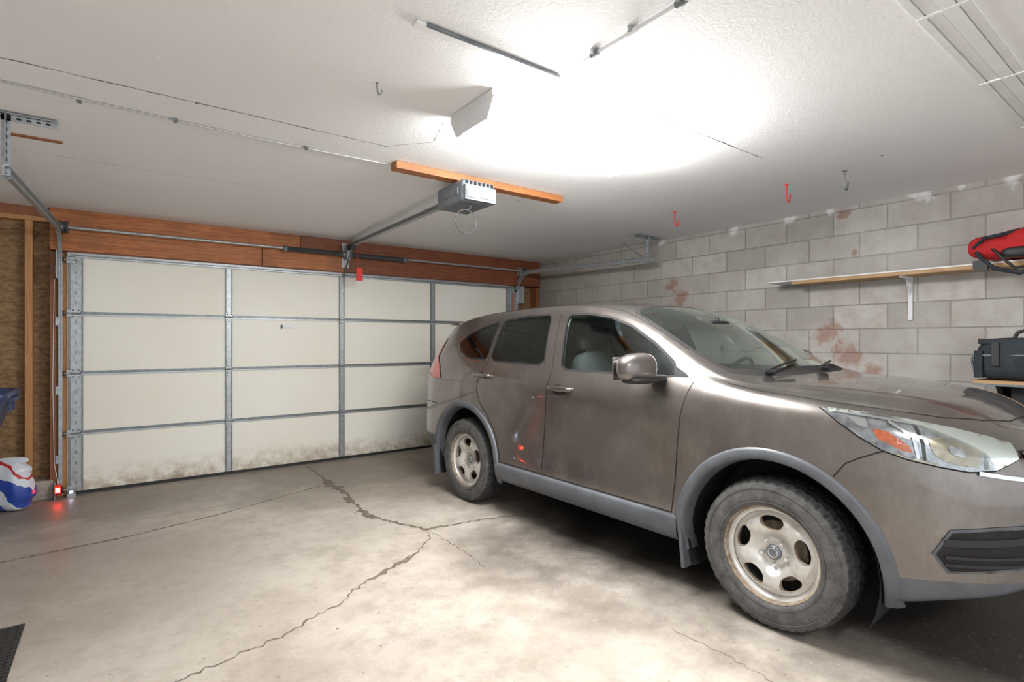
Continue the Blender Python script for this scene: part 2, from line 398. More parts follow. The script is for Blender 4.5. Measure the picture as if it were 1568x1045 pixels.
# ---------------------------------------------------------------- garage door
gd=empty('garage_door')
b=B(); DX0,DX1=-.36,4.53; y0=YB-.05
for k in range(4):
    z0=.02+k*.531
    b.box((DX0,y0,z0),(DX1,y0+.045,z0+.527),M_door)
b.build('panels',gd,bevel=.004)
b=B()
for k in range(5):
    z=.02+k*.531
    if k in (1,2,3):
        b.box((DX0,y0-.012,z-.022),(DX1,y0+.002,z-.008),M_galv); b.box((DX0,y0-.008,z-.006),(DX1,y0+.002,z+.014),M_galvd)
b.box((DX0,y0-.03,2.105),(DX1,y0+.01,2.145),M_galv)
b.box((DX0,y0-.05,2.12),(DX1,y0-.03,2.125),M_galvd)
b.box((DX0,y0-.015,.005),(DX1,y0+.03,.03),M_black)
st=[(-.30,.045),(.91,.026),(2.07,.026),(3.24,.026),(4.46,.045)]
for (x,hw) in st:
    for k in range(4):
        z0=.035+k*.531; z1=z0+.495
        b.box((x-hw,y0-.018,z0),(x+hw,y0,z1),M_galv)
        b.box((x-hw-.004,y0-.026,z0),(x-hw+.006,y0-.016,z1),M_galvd); b.box((x+hw-.006,y0-.026,z0),(x+hw+.004,y0-.016,z1),M_galvd)
        if hw>.04:
            for q in range(5):
                zz=z0+.06+q*.09; b.box((x-.005,y0-.0195,zz),(x+.005,y0-.0175,zz+.03),M_galvd)
    for k in (1,2,3):
        z=.02+k*.531
        b.box((x-.03,y0-.032,z-.045),(x+.03,y0-.018,z+.035),M_galv)
        b.tube([(x-.035,y0-.036,z-.004),(x+.035,y0-.036,z-.004)],.008,M_galvd,8)
        for sx in (-.018,.018):
            for sz in (-.033,.024): b.lathe([(0,.007),(.006,.006),(.007,.0001)],(x+sx,y0-.032,z+sz),(0,-1,0),M_galvd,6)
b.box((1.41,y0-.012,1.505),(1.56,y0,1.535),M_galv); b.box((1.43,y0-.016,1.512),(1.54,y0-.011,1.528),M_whited)
b.tube([(1.42,y0-.012,1.50),(1.42,y0-.03,1.52),(1.42,y0-.012,1.54)],.006,M_galvd,6)
for x in (-.375,4.545):
    for z in (.06,.55,1.08,1.61,2.08):
        b.tube([(x-.03 if x<0 else x+.03,y0-.035,z),(x+.09 if x<0 else x-.09,y0-.035,z)],.006,M_galv,8)
        b.lathe([(-.012,.0001),(-.012,.02),(.012,.02),(.012,.0001)],(x-.02 if x<0 else x+.02,y0-.035,z),(1,0,0),M_black,12)
        xx=(x+.01,x+.07) if x<0 else (x-.07,x-.01)
        b.box((xx[0],y0-.03,z-.03),(xx[1],y0-.018,z+.03),M_galv)
b.build('hardware',gd)

def trackcurve(xa,xb,yend,zend,name,hang):
    e=D.objects.new(name,None); scene.collection.objects.link(e); e.parent=gd; sgn=1 if xa<2 else -1
    P=[]
    yv=y0-.035
    P+= [(xa,yv,.12+i*.2) for i in range(10)]
    R=.30; cz=2.02
    for i in range(9):
        a=(pi/2)*i/8; P.append((xa,yv-R+R*math.cos(a),cz+R*math.sin(a)))
    ys=yv-R
    for i in range(1,9):
        t=i/8; P.append((xa+(xb-xa)*t,ys+(yend-ys)*t,cz+R+(zend-cz-R)*t))
    sec=[(-.026,-.012),(-.026,.014),(-.020,.014),(-.020,-.006),(.020,-.006),(.020,.014),(.026,.014),(.026,-.012)]
    V=[];F=[];n=len(P);m=len(sec)
    for i,p in enumerate(P):
        a=Vector(P[max(0,i-1)]); c=Vector(P[min(n-1,i+1)]); t=(c-a).normalized()
        xx=Vector((1,0,0))*sgn; nn=t.cross(xx).normalized()
        for (q,w) in sec: V.append(tuple(Vector(p)+nn*q+xx*w))
    for i in range(n-1):
        for k in range(m): F.append((i*m+k,(i+1)*m+k,(i+1)*m+(k+1)%m,i*m+(k+1)%m))
    F+= [tuple(range(m)),tuple(range((n-1)*m,n*m))]
    bb=B(); bb.add(V,F,M_galv)
    for z in (.3,.9,1.5,1.95):
        bb.box((xa-sgn*.02-.012,yv-.02,z),(xa-sgn*.02+.012,YB-.02,z+.07),M_galv)
    bb.box((xa-sgn*.016-.003,yv-.16,1.9),(xa-sgn*.016+.003,yv+.03,2.14),M_galv)
    bb.build('channel',e)
    bb=B()
    def perf(p0,p1,w,axis):
        p0=Vector(p0);p1=Vector(p1); d=(p1-p0); L=d.length; t=d/L; s=Vector(axis); n_=t.cross(s)
        V=[p0-s*w,p0+s*w,p1+s*w,p1-s*w]; th=n_*.0018
        V2=[tuple(v-th) for v in V]+[tuple(v+th) for v in V]
        bb.add(V2,[(0,1,2,3),(7,6,5,4),(0,4,5,1),(1,5,6,2),(2,6,7,3),(3,7,4,0)],M_galv)
        k=int(L/.038)
        for i in range(k):
            c=p0+t*(.02+i*.038)
            for sg in (-1,1):
                q=c+n_*.0021*sg; bb.add([tuple(q-t*.009-s*.005),tuple(q+t*.009-s*.005),tuple(q+t*.009+s*.005),tuple(q-t*.009+s*.005)],[(0,1,2,3)],M_dark)
    hx,hy=hang
    perf((hx,hy,zend-.03),(hx,hy,H-.01),.018,(0,1,0)); perf((hx,hy+.018,zend-.03),(hx,hy+.018,H-.01),.018,(1,0,0))
    perf((hx-.20*1,hy,H-.012),(hx+.20,hy,H-.012),.018,(0,1,0)); perf((hx-.2,hy+.018,H-.025),(hx+.2,hy+.018,H-.025),.016,(0,0,1))
    if sgn<0: 
        perf((hx,hy,zend-.02),(hx-.02,hy+.35,H-.03),.014,(1,0,0))
    bb.build('hanger',e)
    return e
trackcurve(-.405,-.45,3.62,2.215,'door_track_left',(-.455,3.66))
trackcurve(4.575,4.66,3.72,2.26,'door_track_right',(4.67,3.80))

# torsion shaft
b=B(); ys,zs=YB-.20,2.345
b.tube([(-.42,ys,zs),(4.66,ys,zs+.01)],.013,M_galv,12)
for (a,c) in ((1.44,2.05),(2.13,2.79)):
    prof=[]; n=int((c-a)/.011)
    for i in range(n*2+1): prof.append((a+(c-a)*i/(2*n), .028 if i%2 else .023))
    b.lathe(prof,(0,ys,zs),(1,0,0),M_spring,16,smooth=False)
    for x in (a-.02,c): b.lathe([(x-.02,.013),(x-.02,.034),(x+.03,.034),(x+.03,.013)],(0,ys,zs),(1,0,0),M_galvd,16)
for x in (-.38,4.60):
    b.lathe([(x-.03,.013),(x-.03,.055),(x-.02,.055),(x-.015,.046),(x+.02,.046),(x+.025,.058),(x+.035,.058),(x+.035,.013)],(0,ys,zs),(1,0,0),M_spring,24)
    b.box((x-.045,ys-.04,zs-.06),(x-.038,YB-.121,zs+.05),M_galv)
b.box((2.07,ys-.035,zs-.06),(2.11,YB-.121,zs+.06),M_galv); b.box((2.05,YB-.13,2.2),(2.13,YB-.1205,2.48),M_galv)
for x in (-.40,4.57):
    b.tube([(x,ys+.05,zs),(x,y0-.03,.15)],.002,M_galvd,5)
b.build('torsion_spring_shaft',gd)

e=empty('reflection_glint'); b=B(); x=-.415
b.box((x-.02,YB-.20,.06),(x+.02,YB-.13,.13),M_red); b.box((x-.015,YB-.207,.07),(x+.015,YB-.199,.11),M_led)
b.box((x+.02,YB-.19,.08),(x+.035,YB-.15,.11),M_black)
b.box((x-.025,YB-.17,.0),(x-.02,YB-.09,.15),M_galv); b.tube([(x,YB-.14,.13),(x-.03,YB-.10,.3),(x-.04,YB-.10,1.0),(x-.03,YB-.10,1.9)],.003,M_whited,6)
b.build('glint_body',e,bevel=.003)
e=empty('reflection_glint'); b=B(); b.box((-.345,YB-.13,.03),(-.315,YB-.10,.06),M_galv); b.box((-.34,YB-.134,.035),(-.32,YB-.129,.055),M_glint); b.box((-.36,YB-.13,.0),(-.30,YB-.09,.03),M_galv); b.build('glint_body',e)  # blue-white reflection built as a small glowing block

# opener
e=empty('garage_door_opener')
ux,uy,uz=1.985,3.22,2.385
b=B()
b.box((ux-.13,uy-.16,uz-.075),(ux+.13,uy+.20,uz+.075),M_greyp); 
b.build('housing',e,bevel=.02)
b=B()
b.box((ux-.125,uy-.185,uz-.07),(ux+.125,uy-.155,uz+.03),M_greyp)
b.box((ux-.115,uy-.195,uz-.055),(ux-.035,uy-.18,uz+.0),M_lens); b.box((ux-.005,uy-.19,uz-.05),(ux+.10,uy-.18,uz-.01),M_galvd)
for i in range(7): b.box((ux-.11+i*.034,uy-.163,uz+.042),(ux-.09+i*.034,uy-.159,uz+.065),M_dark)
b.box((ux-.135,uy-.10,uz-.02),(ux-.128,uy+.1,uz+.03),M_galvd)
b.box((ux-.10,uy-.02,uz+.07),(ux-.07,uy+.02,2.47),M_galv); b.box((ux+.07,uy-.02,uz+.07),(ux+.10,uy+.02,2.47),M_galv)
b.build('face_and_straps',e,bevel=.004)
b=B()
r0=Vector((1.99,3.42,2.415)); r1=Vector((2.09,5.98,2.45))
def bar(bb,p0,p1,w,h,mat):
    p0=Vector(p0);p1=Vector(p1); t=(p1-p0).normalized(); s=t.cross(Vector((0,0,1))).normalized()*w; u=s.cross(t).normalized()*h
    V=[tuple(p+s*a+u*c) for p in (p0,p1) for (a,c) in ((-1,-1),(1,-1),(1,1),(-1,1))]
    bb.add(V,[(0,1,2,3),(7,6,5,4),(0,4,5,1),(1,5,6,2),(2,6,7,3),(3,7,4,0)],mat)
bar(b,r0,r1,.020,.004,M_galv); bar(b,r0-Vector((0,0,.016)),r1-Vector((0,0,.016)),.005,.016,M_galvd); bar(b,r0-Vector((0,0,.03)),r1-Vector((0,0,.03)),.020,.003,M_galv)
b.tube([r0+Vector((.03,0,-.02)),r1+Vector((.03,0,-.02))],.004,M_galvd,6)
b.tube([r0+Vector((-.03,0,-.02)),r1+Vector((-.03,0,-.02))],.004,M_galvd,6)
tp=r0.lerp(r1,.93); b.box((tp.x-.03,tp.y-.06,tp.z-.07),(tp.x+.03,tp.y+.06,tp.z-.03),M_black)
b.tube([(tp.x,tp.y,tp.z-.06),(tp.x,y0-.2,2.27),(tp.x,y0-.09,2.16),(tp.x,y0-.06,2.10)],.010,M_galvd,8)
b.build('rail',e)
b=B(); b.tube([(tp.x+.03,tp.y-.05,tp.z-.05),(tp.x+.05,tp.y-.08,2.2)],.003,M_red,6); b.box((tp.x+.02,tp.y-.09,2.03),(tp.x+.09,tp.y-.07,2.17),M_red); b.build('release_handle',e,bevel=.005)
b=B()
b.tube([(ux-.03,uy-.1,uz-.07),(ux-.035,uy-.1,uz-.11),(ux-.07,uy-.1,uz-.12)],.005,M_black,6)
b.tube([(ux-.07+.082*math.cos(t*2*pi/24),uy-.1,uz-.202+.082*math.sin(t*2*pi/24)) for t in range(24)],.0042,M_black,6,closed=True)
b.build('antenna_wire',e)
b=B(); b.box((1.425,3.16,H-.05),(2.84,3.25,H-.002),M_lum); b.build('lumber_board',bevel=.003)

# ---------------------------------------------------------------- ceiling items
def fixture(name,cx,cy,L=1.08,W=.38,em=None):
    e=empty(name); hw=W/2; b=B()
    b.box((cx-L/2-.02,cy-hw,H-.035),(cx+L/2+.02,cy+hw,H-.002),M_white)
    def capfn(x): return [(x,cy-hw-.01,H-.03),(x,cy-hw+.05,H-.125),(x,cy+hw-.05,H-.125),(x,cy+hw+.01,H-.03)]
    for s in (-1,1):
        x=cx+s*(L/2+.012); V=capfn(x-.006)+capfn(x+.006)
        b.add(V,[(0,1,2,3),(4,5,6,7),(0,1,5,4),(1,2,6,5),(2,3,7,6),(3,0,4,7)],M_white)
    b.build('housing',e)
    b=B(); V=[];F=[]; sec=[(-hw+.0,-.034),(-hw+.015,-.07),(-hw+.06,-.115),(-.09,-.128),(0,-.132),(.09,-.128),(hw-.06,-.115),(hw-.015,-.07),(hw,-.034)]
    n=len(sec)
    for x in (cx-L/2,cx+L/2):
        for (yy,zz) in sec: V.append((x,cy+yy,H+zz))
    F=[(i,i+1,i+1+n,i+n) for i in range(n-1)]
    b.add(V,F,em or M_emit,True); b.build('diffuser',e)
    return e
fixture('added_fill_fixture',1.93,2.19)
fixture('added_fill_fixture',.9,-1.6,em=M_fill)  # unseen second fixture, added behind the camera as fill light
def plight(x,y,z,p,r=.05,col=(1,.99,.975)):
    l=D.lights.new('added_glow','POINT'); l.energy=p; l.shadow_soft_size=r; l.color=col
    o=D.objects.new('added_glow_lamp',l); o.location=(x,y,z); scene.collection.objects.link(o)
for x in (1.65,2.05,2.45): plight(x,1.86,2.33,9,.06)  # unseen point lamps added beside the diffuser to brighten the ceiling
plight(2.62,2.2,2.36,7,.05)  # one more added lamp, past the fixture's end
b=B()
b.tube([(-1.6,3.26,H-.006),(-.42,3.23,H-.008),(.24,3.27,H-.006),(.65,3.28,H-.008),(1.42,3.26,H-.006)],.005,M_cable,6)
for x in (-.15,.24,.9): b.box((x-.008,3.245,H-.014),(x+.008,3.29,H),M_galvd)
b.build('ceiling_cable')
b=B(); b.box((.86,1.735,H-.012),(1.53,1.775,H-.001),M_whited); b.box((.9,1.728,H-.016),(1.54,1.736,H-.002),M_galvd); b.build('ceiling_trim_strip')
b=B(); b.tube([(1.52,1.56,H-.016),(1.52,.4,H-.016),(1.53,-1.5,H-.016)],.008,M_white,8)
for y in (1.5,1.31,1.1,.8,.5): b.tube([(1.52,y-.02,H-.016),(1.52,y+.02,H-.016)],.012,M_galvd if y!=1.31 else M_white,8); b.box((1.50,y-.006,H-.02),(1.54,y+.006,H),M_galv)
b.build('electrical_conduit')
b=B()
for (yy,w,h) in ((.535,.016,.007),(.578,.022,.010),(.622,.018,.006),(.658,.012,.009)): b.box((1.9,yy-w,H-h),(4.99,yy+w,H-.001),M_whited)
for x in (2.3,3.1,3.9): b.box((x-.008,.515,H-.012),(x+.008,.67,H-.006),M_whited)
b.build('surface_raceway')
b=B(); b.box((-.50,4.02,H-.01),(-.26,4.045,H-.001),M_lum); b.build('ceiling_wood_lath')
for (x,y,m,s) in ((3.96,1.95,M_red,1.25),(4.0,2.96,M_red,1.25),(3.96,1.56,M_galvd,1.25),(.93,2.27,M_galvd,.5)):
    b=B(); P=[(x,y,H),(x,y,H-.03*s)]+[(x+(.022-.022*math.cos(a*pi/8*1.0))*s*.9,y,H-.03*s-(.05*s)*(1 if a>2 else a/3)-.022*s*math.sin(a*pi/8)) for a in range(0,9)]+[(x+.045*s,y,H-.055*s)]
    b.tube(P,.0045*(.6+.4*s),m,8); b.lathe([(0,.012*s),(.004,.012*s),(.006,.0001)],(x,y,H),(0,0,-1),m,10); b.build('ceiling_hook')

# ---------------------------------------------------------------- shelf + things on wall
b=B()
b.box((XR-.25,.2,1.865),(XR-.005,2.30,1.885),M_shelfw); b.box((XR-.265,.2,1.862),(XR-.25,2.30,1.89),M_shelfw)
b.box((XR-.27,.2,1.889),(XR-.005,2.52,1.900),M_white)
for y in (1.50,.30):
    b.box((XR-.02,y-.014,1.53),(XR-.002,y+.014,1.87),M_white); 
    b.box((XR-.23,y-.01,1.85),(XR-.005,y+.01,1.866),M_white)
    b.prism([(XR-.02,1.72),(XR-.12,1.855),(XR-.10,1.855),(XR-.02,1.75)],lambda p,t:(p[0],t,p[1]),M_white,y-.004,y+.004)
b.build('wooden_shelf',bevel=.0015)
b=B()
b.box((XR-.42,.30,1.085),(XR-.005,1.03,1.105),M_shelfw); b.box((XR-.42,.30,1.07),(XR-.405,1.03,1.085),M_galvd)
for y in (.42,.92):
    b.prism([(XR-.005,.80),(XR-.36,1.08),(XR-.005,1.08)],lambda p,t:(p[0],t,p[1]),M_black,y-.012,y+.012)
b.box((XR-.30,.80,.90),(XR-.05,.86,1.07),M_black)
b.build('utility_shelf')
e=empty('tool_bag'); b=B()
def bulge(p): return Vector((p.x*(1+.06*(1-(p.z/.14)**2)),p.y*(1+.03*math.sin(p.z*40)),p.z))
b.sell((XR-.24,.72,1.247),(.15,.30,.14),M_blkfab,.35,.3,48,24,fn=bulge)
b.build('body',e)
b=B()
b.tube([(XR-.39,.44,1.27),(XR-.395,.72,1.275),(XR-.39,.99,1.27)],.006,M_galvd,6)
b.box((XR-.385,.43,1.345),(XR-.10,1.01,1.38),M_blkfab)
P=[(XR-.24,.58,1.37),(XR-.24,.60,1.42),(XR-.24,.66,1.445),(XR-.24,.78,1.445),(XR-.24,.84,1.42),(XR-.24,.86,1.37)]
b.tube(P,.012,M_black,8)
for y in (.52,.92): b.box((XR-.407,y-.02,1.20),(XR-.395,y+.02,1.36),M_black)
b.box((XR-.40,.985,1.12),(XR-.10,1.03,1.30),M_blkfab)
b.tube([(XR-.36,1.02,1.30),(XR-.36,1.05,1.24),(XR-.34,1.03,1.13)],.008,M_galvd,8)
b.build('trim_and_handle',e,bevel=.008)
e=empty('red_backpack'); b=B()
def wob(p):
    q=Vector(p); k=1+.10*math.sin(q.y*23+1)+.07*math.sin(q.x*31+q.y*17)+.05*math.sin(q.z*50+q.y*30)
    z=q.z*(1-.35*(q.y+.28)/.56) if q.z>0 else q.z
    return Vector((q.x*k,q.y,z*(k)))
b.sell((XR-.20,.78,2.02),(.17,.31,.105),M_redfab,.7,.6,56,28,fn=wob)
b.sell((XR-.30,.92,1.99),(.09,.16,.075),M_redfab,.8,.8,32,16,fn=wob)
b.build('body',e)
b=B()
b.tube([(XR-.36,1.04,1.99),(XR-.38,.98,2.05),(XR-.36,.86,2.07),(XR-.30,.70,2.11),(XR-.2,.6,2.13)],.012,M_blkfab,6)
b.tube([(XR-.37,1.02,1.96),(XR-.41,.98,1.90),(XR-.41,.92,1.84),(XR-.40,.80,1.80),(XR-.39,.68,1.86),(XR-.38,.6,1.95)],.014,M_blkfab,6)
b.tube([(XR-.38,.95,1.99),(XR-.41,.88,1.90),(XR-.41,.82,1.83),(XR-.40,.74,1.85),(XR-.39,.7,1.93)],.009,M_black,6)
b.box((XR-.42,.955,1.83),(XR-.39,1.03,1.90),M_black)
b.sell((XR-.36,.80,1.94),(.04,.10,.035),M_black,.6,.6,16,10)
b.build('straps',e)

# ---------------------------------------------------------------- left items
b=B()
b.box((-1.05,2.45,0),(-.36,3.45,.008),M_mat)
for i in range(22):
    for j in range(31):
        x=-1.03+i*.031; y=2.475+j*.031
        b.box((x,y,.008),(x+.021,y+.021,.013),M_mat)
b.build('rubber_floor_mat')
b=B()
def rr(cx,cy,hx,hy,z,r=.06,n=5):
    out=[]
    for (sx,sy,a0) in ((1,1,0),(-1,1,pi/2),(-1,-1,pi),(1,-1,3*pi/2)):
        for i in range(n+1):
            a=a0+pi/2*i/n; out.append((cx+sx*(hx-r)+r*math.cos(a),cy+sy*(hy-r)+r*math.sin(a),z))
    return out
rings=[rr(-.96,5.35,.14,.18,0),rr(-.96,5.35,.15,.19,.3),rr(-.96,5.35,.215,.24,.62),rr(-.955,5.35,.30,.29,.9),rr(-.95,5.35,.32,.31,.95),rr(-.95,5.35,.335,.325,.96),rr(-.95,5.35,.335,.325,1.0),rr(-.95,5.35,.31,.30,1.0),rr(-.95,5.35,.30,.29,.95),rr(-.96,5.35,.2,.23,.6),rr(-.96,5.35,.14,.17,.02)]
V=[p for r in rings for p in r]; m=len(rings[0]); F=[(i*m+k,i*m+(k+1)%m,(i+1)*m+(k+1)%m,(i+1)*m+k) for i in range(len(rings)-1) for k in range(m)]
F+= [tuple(range(m)),tuple(range((len(rings)-1)*m,len(rings)*m))]
b.add(V,F,M_bluebin,True)
b.box((-.66,5.2,.93),(-.60,5.5,.955),M_bluebin); b.box((-.64,5.24,.85),(-.625,5.28,.94),M_bluebin); b.box((-.64,5.42,.85),(-.625,5.46,.94),M_bluebin)
b.build('plastic_storage_bin')
M_bag,nt,bb_,pos=newmat('printed_sack')
tc=nt.nodes.new('ShaderNodeTexCoord'); sp=nt.nodes.new('ShaderNodeSeparateXYZ'); nt.links.new(tc.outputs['Object'],sp.inputs[0])
z=sp.outputs[2]; x=sp.outputs[0]; nn=noise(nt,tc.outputs['Object'],8,2,.4)
zz=mathn(nt,'ADD',z,mathn(nt,'MULTIPLY',x,.7)); zz=mathn(nt,'ADD',zz,mathn(nt,'MULTIPLY',mathn(nt,'SUBTRACT',nn,.5),.22))
c=blend(nt,mathn(nt,'MULTIPLY',mathn(nt,'GREATER_THAN',zz,.12),mathn(nt,'LESS_THAN',zz,.25)),(.72,.76,.84),(.03,.07,.38))
c=blend(nt,mathn(nt,'MULTIPLY',mathn(nt,'GREATER_THAN',zz,.33),mathn(nt,'LESS_THAN',zz,.36)),c,(.55,.03,.03))
c=blend(nt,mathn(nt,'LESS_THAN',zz,.03),c,(.05,.12,.45))
nt.links.new(c,bb_.inputs['Base Color']); bb_.inputs['Roughness'].default_value=.3
b=B()
def sack(p):
    k=1-.25*max(0,(p.z))/.2; return Vector((p.x*k+.012*math.sin(p.z*60),p.y*k*(1+.1*math.sin(p.x*40)),p.z))
b.sell((0,0,.195),(.14,.10,.195),M_bag,.55,.6,40,24,fn=sack)
b.sell((0,0,.395),(.11,.02,.03),M_bag,.8,.5,24,8)
o=b.build('salt_sack'); o.location=(-.69,5.86,.0); o.rotation_euler=(0,0,-.3)

# ================================================================= CAR
CAR=empty('car',(3.394,.379,0),math.radians(2.18))
def T(*kv): 
    a=np.array(kv); return lambda s: np.interp(s,a[:,0],a[:,1])
Sx=[.10,.22,.36,.52,.70,.88,1.02,1.14,1.30,1.5,1.75,2.0,2.3,2.7,3.1,3.5,3.8,4.05,4.22,4.33,4.43,4.50]
rows=[
 (T((0,0),(5,0)), T((.1,.36),(.3,.29),(.55,.24),(4.2,.24),(4.5,.33))),
 (T((.1,.60),(.4,.70),(4.2,.70),(4.5,.55)), T((.1,.36),(.3,.295),(.55,.245),(4.2,.245),(4.5,.33))),
 (T((.1,.70),(.22,.77),(.36,.825),(.6,.855),(1,.865),(3.5,.865),(4.2,.81),(4.5,.67)), T((.1,.38),(.3,.32),(.55,.27),(1,.27),(4,.27),(4.5,.36))),
 (T((.1,.735),(.22,.80),(.36,.855),(.52,.885),(.8,.905),(1.5,.912),(3.0,.912),(3.5,.905),(4.05,.885),(4.33,.83),(4.5,.71)), T((.1,.46),(.5,.43),(1,.42),(4,.42),(4.5,.46))),
 (T((.1,.74),(.22,.805),(.36,.858),(.52,.888),(.8,.908),(1.3,.902),(1.6,.890),(2.8,.890),(3.3,.908),(4.05,.89),(4.33,.835),(4.5,.72)), T((.1,.63),(1.2,.62),(1.6,.57),(2.9,.57),(3.4,.64),(4.5,.64))),
 (T((.1,.735),(.22,.80),(.36,.853),(.52,.888),(.8,.912),(1.3,.905),(1.7,.897),(3.0,.897),(3.5,.913),(4.05,.892),(4.33,.83),(4.5,.71)), T((.1,.80),(.6,.84),(1.5,.86),(3.,.90),(3.6,.90),(4.5,.82))),
 (T((.1,.715),(.22,.785),(.36,.84),(.52,.878),(.8,.902),(1.3,.908),(1.7,.914),(3.2,.914),(3.6,.908),(4.05,.872),(4.33,.81),(4.5,.69)), T((.1,.90),(.22,.945),(.5,.985),(1,1.01),(1.5,1.01),(2.5,1.03),(3.5,1.07),(4.2,1.08),(4.33,1.05),(4.5,.95))),
 (T((.1,.66),(.22,.74),(.36,.80),(.52,.84),(.7,.862),(.9,.872),(1.3,.868),(2.5,.862),(3.5,.852),(3.8,.838),(4.05,.815),(4.22,.79),(4.33,.75),(4.5,.66)), T((.1,.95),(.22,1.0),(.36,1.035),(.52,1.06),(.7,1.075),(1.0,1.10),(1.3,1.13),(2.5,1.165),(3.2,1.19),(3.8,1.22),(4.05,1.22),(4.22,1.2),(4.33,1.13),(4.5,.98))),
 (T((.1,.60),(.22,.66),(.36,.71),(.52,.745),(.7,.775),(1.02,.80),(1.14,.81),(1.3,.825),(1.5,.818),(1.75,.805),(2.0,.795),(2.7,.787),(3.5,.775),(3.8,.757),(4.05,.73),(4.22,.72),(4.33,.71),(4.5,.62)), T((.1,.965),(.22,1.02),(.36,1.055),(.52,1.08),(.7,1.095),(.88,1.11),(1.02,1.12),(1.14,1.135),(1.3,1.165),(1.5,1.215),(1.75,1.285),(2.0,1.34),(2.3,1.37),(2.7,1.38),(3.5,1.39),(4.05,1.37),(4.22,1.3),(4.33,1.17),(4.5,1.0))),
 (T((.1,.5),(.36,.60),(.7,.70),(1.02,.75),(1.14,.77),(1.3,.79),(1.5,.77),(1.75,.738),(2.0,.708),(2.3,.692),(3.1,.685),(3.5,.675),(3.8,.655),(4.05,.635),(4.22,.64),(4.33,.66),(4.5,.55)), T((.1,.975),(.22,1.033),(.36,1.062),(.52,1.085),(.7,1.102),(.88,1.118),(1.02,1.132),(1.14,1.15),(1.3,1.18),(1.5,1.27),(1.75,1.395),(2.0,1.49),(2.3,1.55),(2.7,1.57),(3.5,1.555),(3.8,1.53),(4.05,1.49),(4.22,1.40),(4.33,1.22),(4.5,1.01))),
 (T((.1,.40),(.36,.5),(.7,.62),(1.02,.69),(1.14,.72),(1.3,.745),(1.5,.725),(1.75,.69),(2.0,.655),(2.3,.635),(3.1,.63),(3.5,.62),(3.8,.60),(4.05,.58),(4.22,.58),(4.33,.6),(4.5,.45)), T((.1,.98),(.22,1.045),(.36,1.088),(.52,1.115),(.7,1.132),(.88,1.145),(1.02,1.15),(1.14,1.16),(1.3,1.21),(1.5,1.31),(1.75,1.445),(2.0,1.55),(2.3,1.61),(2.7,1.63),(3.5,1.61),(3.8,1.58),(4.05,1.545),(4.22,1.46),(4.33,1.25),(4.5,1.02))),
 (T((.1,.2),(.8,.34),(1.3,.40),(4.5,.3)), T((.1,.985),(.22,1.052),(.36,1.095),(.52,1.125),(.7,1.144),(.88,1.153),(1.02,1.157),(1.14,1.18),(1.3,1.255),(1.5,1.365),(1.75,1.50),(2.0,1.60),(2.3,1.645),(2.7,1.66),(3.1,1.655),(3.5,1.635),(3.8,1.605),(4.05,1.57),(4.22,1.5),(4.33,1.28),(4.5,1.03))),
 (T((0,0),(5,0)), T((.1,.99),(.22,1.055),(.36,1.098),(.52,1.128),(.7,1.147),(.88,1.158),(1.02,1.161),(1.14,1.19),(1.3,1.27),(1.5,1.38),(1.75,1.512),(2.0,1.612),(2.3,1.655),(2.7,1.67),(3.1,1.663),(3.5,1.643),(3.8,1.612),(4.05,1.575),(4.22,1.51),(4.33,1.29),(4.5,1.035))),
]
def ring(s): return np.array([[float(x(s)),s,float(z(s))] for (x,z) in rows])
net=[ring(s) for s in Sx]
f=net[0].copy(); c1=f.copy(); c1[:,0]*=.84; c1[:,2]=.64+(c1[:,2]-.64)*.84; c1[:,1]=.035
c2=f.copy(); c2[:,0]*=.6; c2[:,2]=.64+(c2[:,2]-.64)*.5; c2[:,1]=.01
c3=f.copy(); c3[:,0]*=.3; c3[:,2]=.64; c3[:,1]=.0
r=net[-1].copy(); d1=r.copy(); d1[:,0]*=.88; d1[:,2]=.66+(d1[:,2]-.66)*.85; d1[:,1]=4.545
d2=r.copy(); d2[:,0]*=.5; d2[:,2]=.66; d2[:,1]=4.56
net=np.array([c3,c2,c1]+net+[d1,d2])
for i in range(net.shape[0]):
    for j in range(net.shape[1]):
        x,s,z=net[i,j]
        if s<1.1: net[i,j,1]=s+.35*(1-s/1.1)**2*(x/.9)**3
        if s>4.0: net[i,j,1]=s-.10*((s-4.0)/.55)*(x/.9)**3
        if s<.3: net[i,j,1]+=.06*max(0,(z-.80)/.2)*(1-s/.3)
def ext(P):
    P=np.concatenate([2*P[:1]-P[1:2],P,2*P[-1:]-P[-2:-1]],0)
    a=P[:,1:2].copy(); a[...,0]*=-1; c=P[:,-2:-1].copy(); c[...,0]*=-1
    return np.concatenate([a,P,c],1)
def basis(n,sub):
    rowsb=[]
    for i in range(n-1):
        for q in range(sub):
            u=q/sub; rr_=np.zeros(n+2); rr_[i:i+4]=[(1-u)**3/6,(3*u**3-6*u*u+4)/6,(-3*u**3+3*u*u+3*u+1)/6,u**3/6]; rowsb.append(rr_)
    rr_=np.zeros(n+2); rr_[n-1:n+2]=[1/6,4/6,1/6]; rowsb.append(rr_)
    return np.array(rowsb)
def knots(C):
    E=ext(C); n,m=C.shape[:2]
    return np.einsum('ai,ijk,bj->abk',basis(n,1),E,basis(m,1))
C=net.copy()
C=C+.75*(net-knots(C))
C[:,0,0]=0; C[:,-1,0]=0
SU,SV=6,6
G=np.einsum('ai,ijk,bj->abk',basis(C.shape[0],SU),ext(C),basis(C.shape[1],SV))
G[:,0,0]=0; G[:,-1,0]=0
G[...,0]*=-1
nu,nv=G.shape[:2]
du=np.gradient(G,axis=0); dv=np.gradient(G,axis=1); N=np.cross(du,dv); 
N/= (np.linalg.norm(N,axis=2,keepdims=True)+1e-9)
ii=nu//2; jj=int(nv*.4)
if N[ii,jj,0]>0: N*=-1
N[:,0,0]=0;N[:,-1,0]=0
Vf=[];Nf=[];Ff=[]
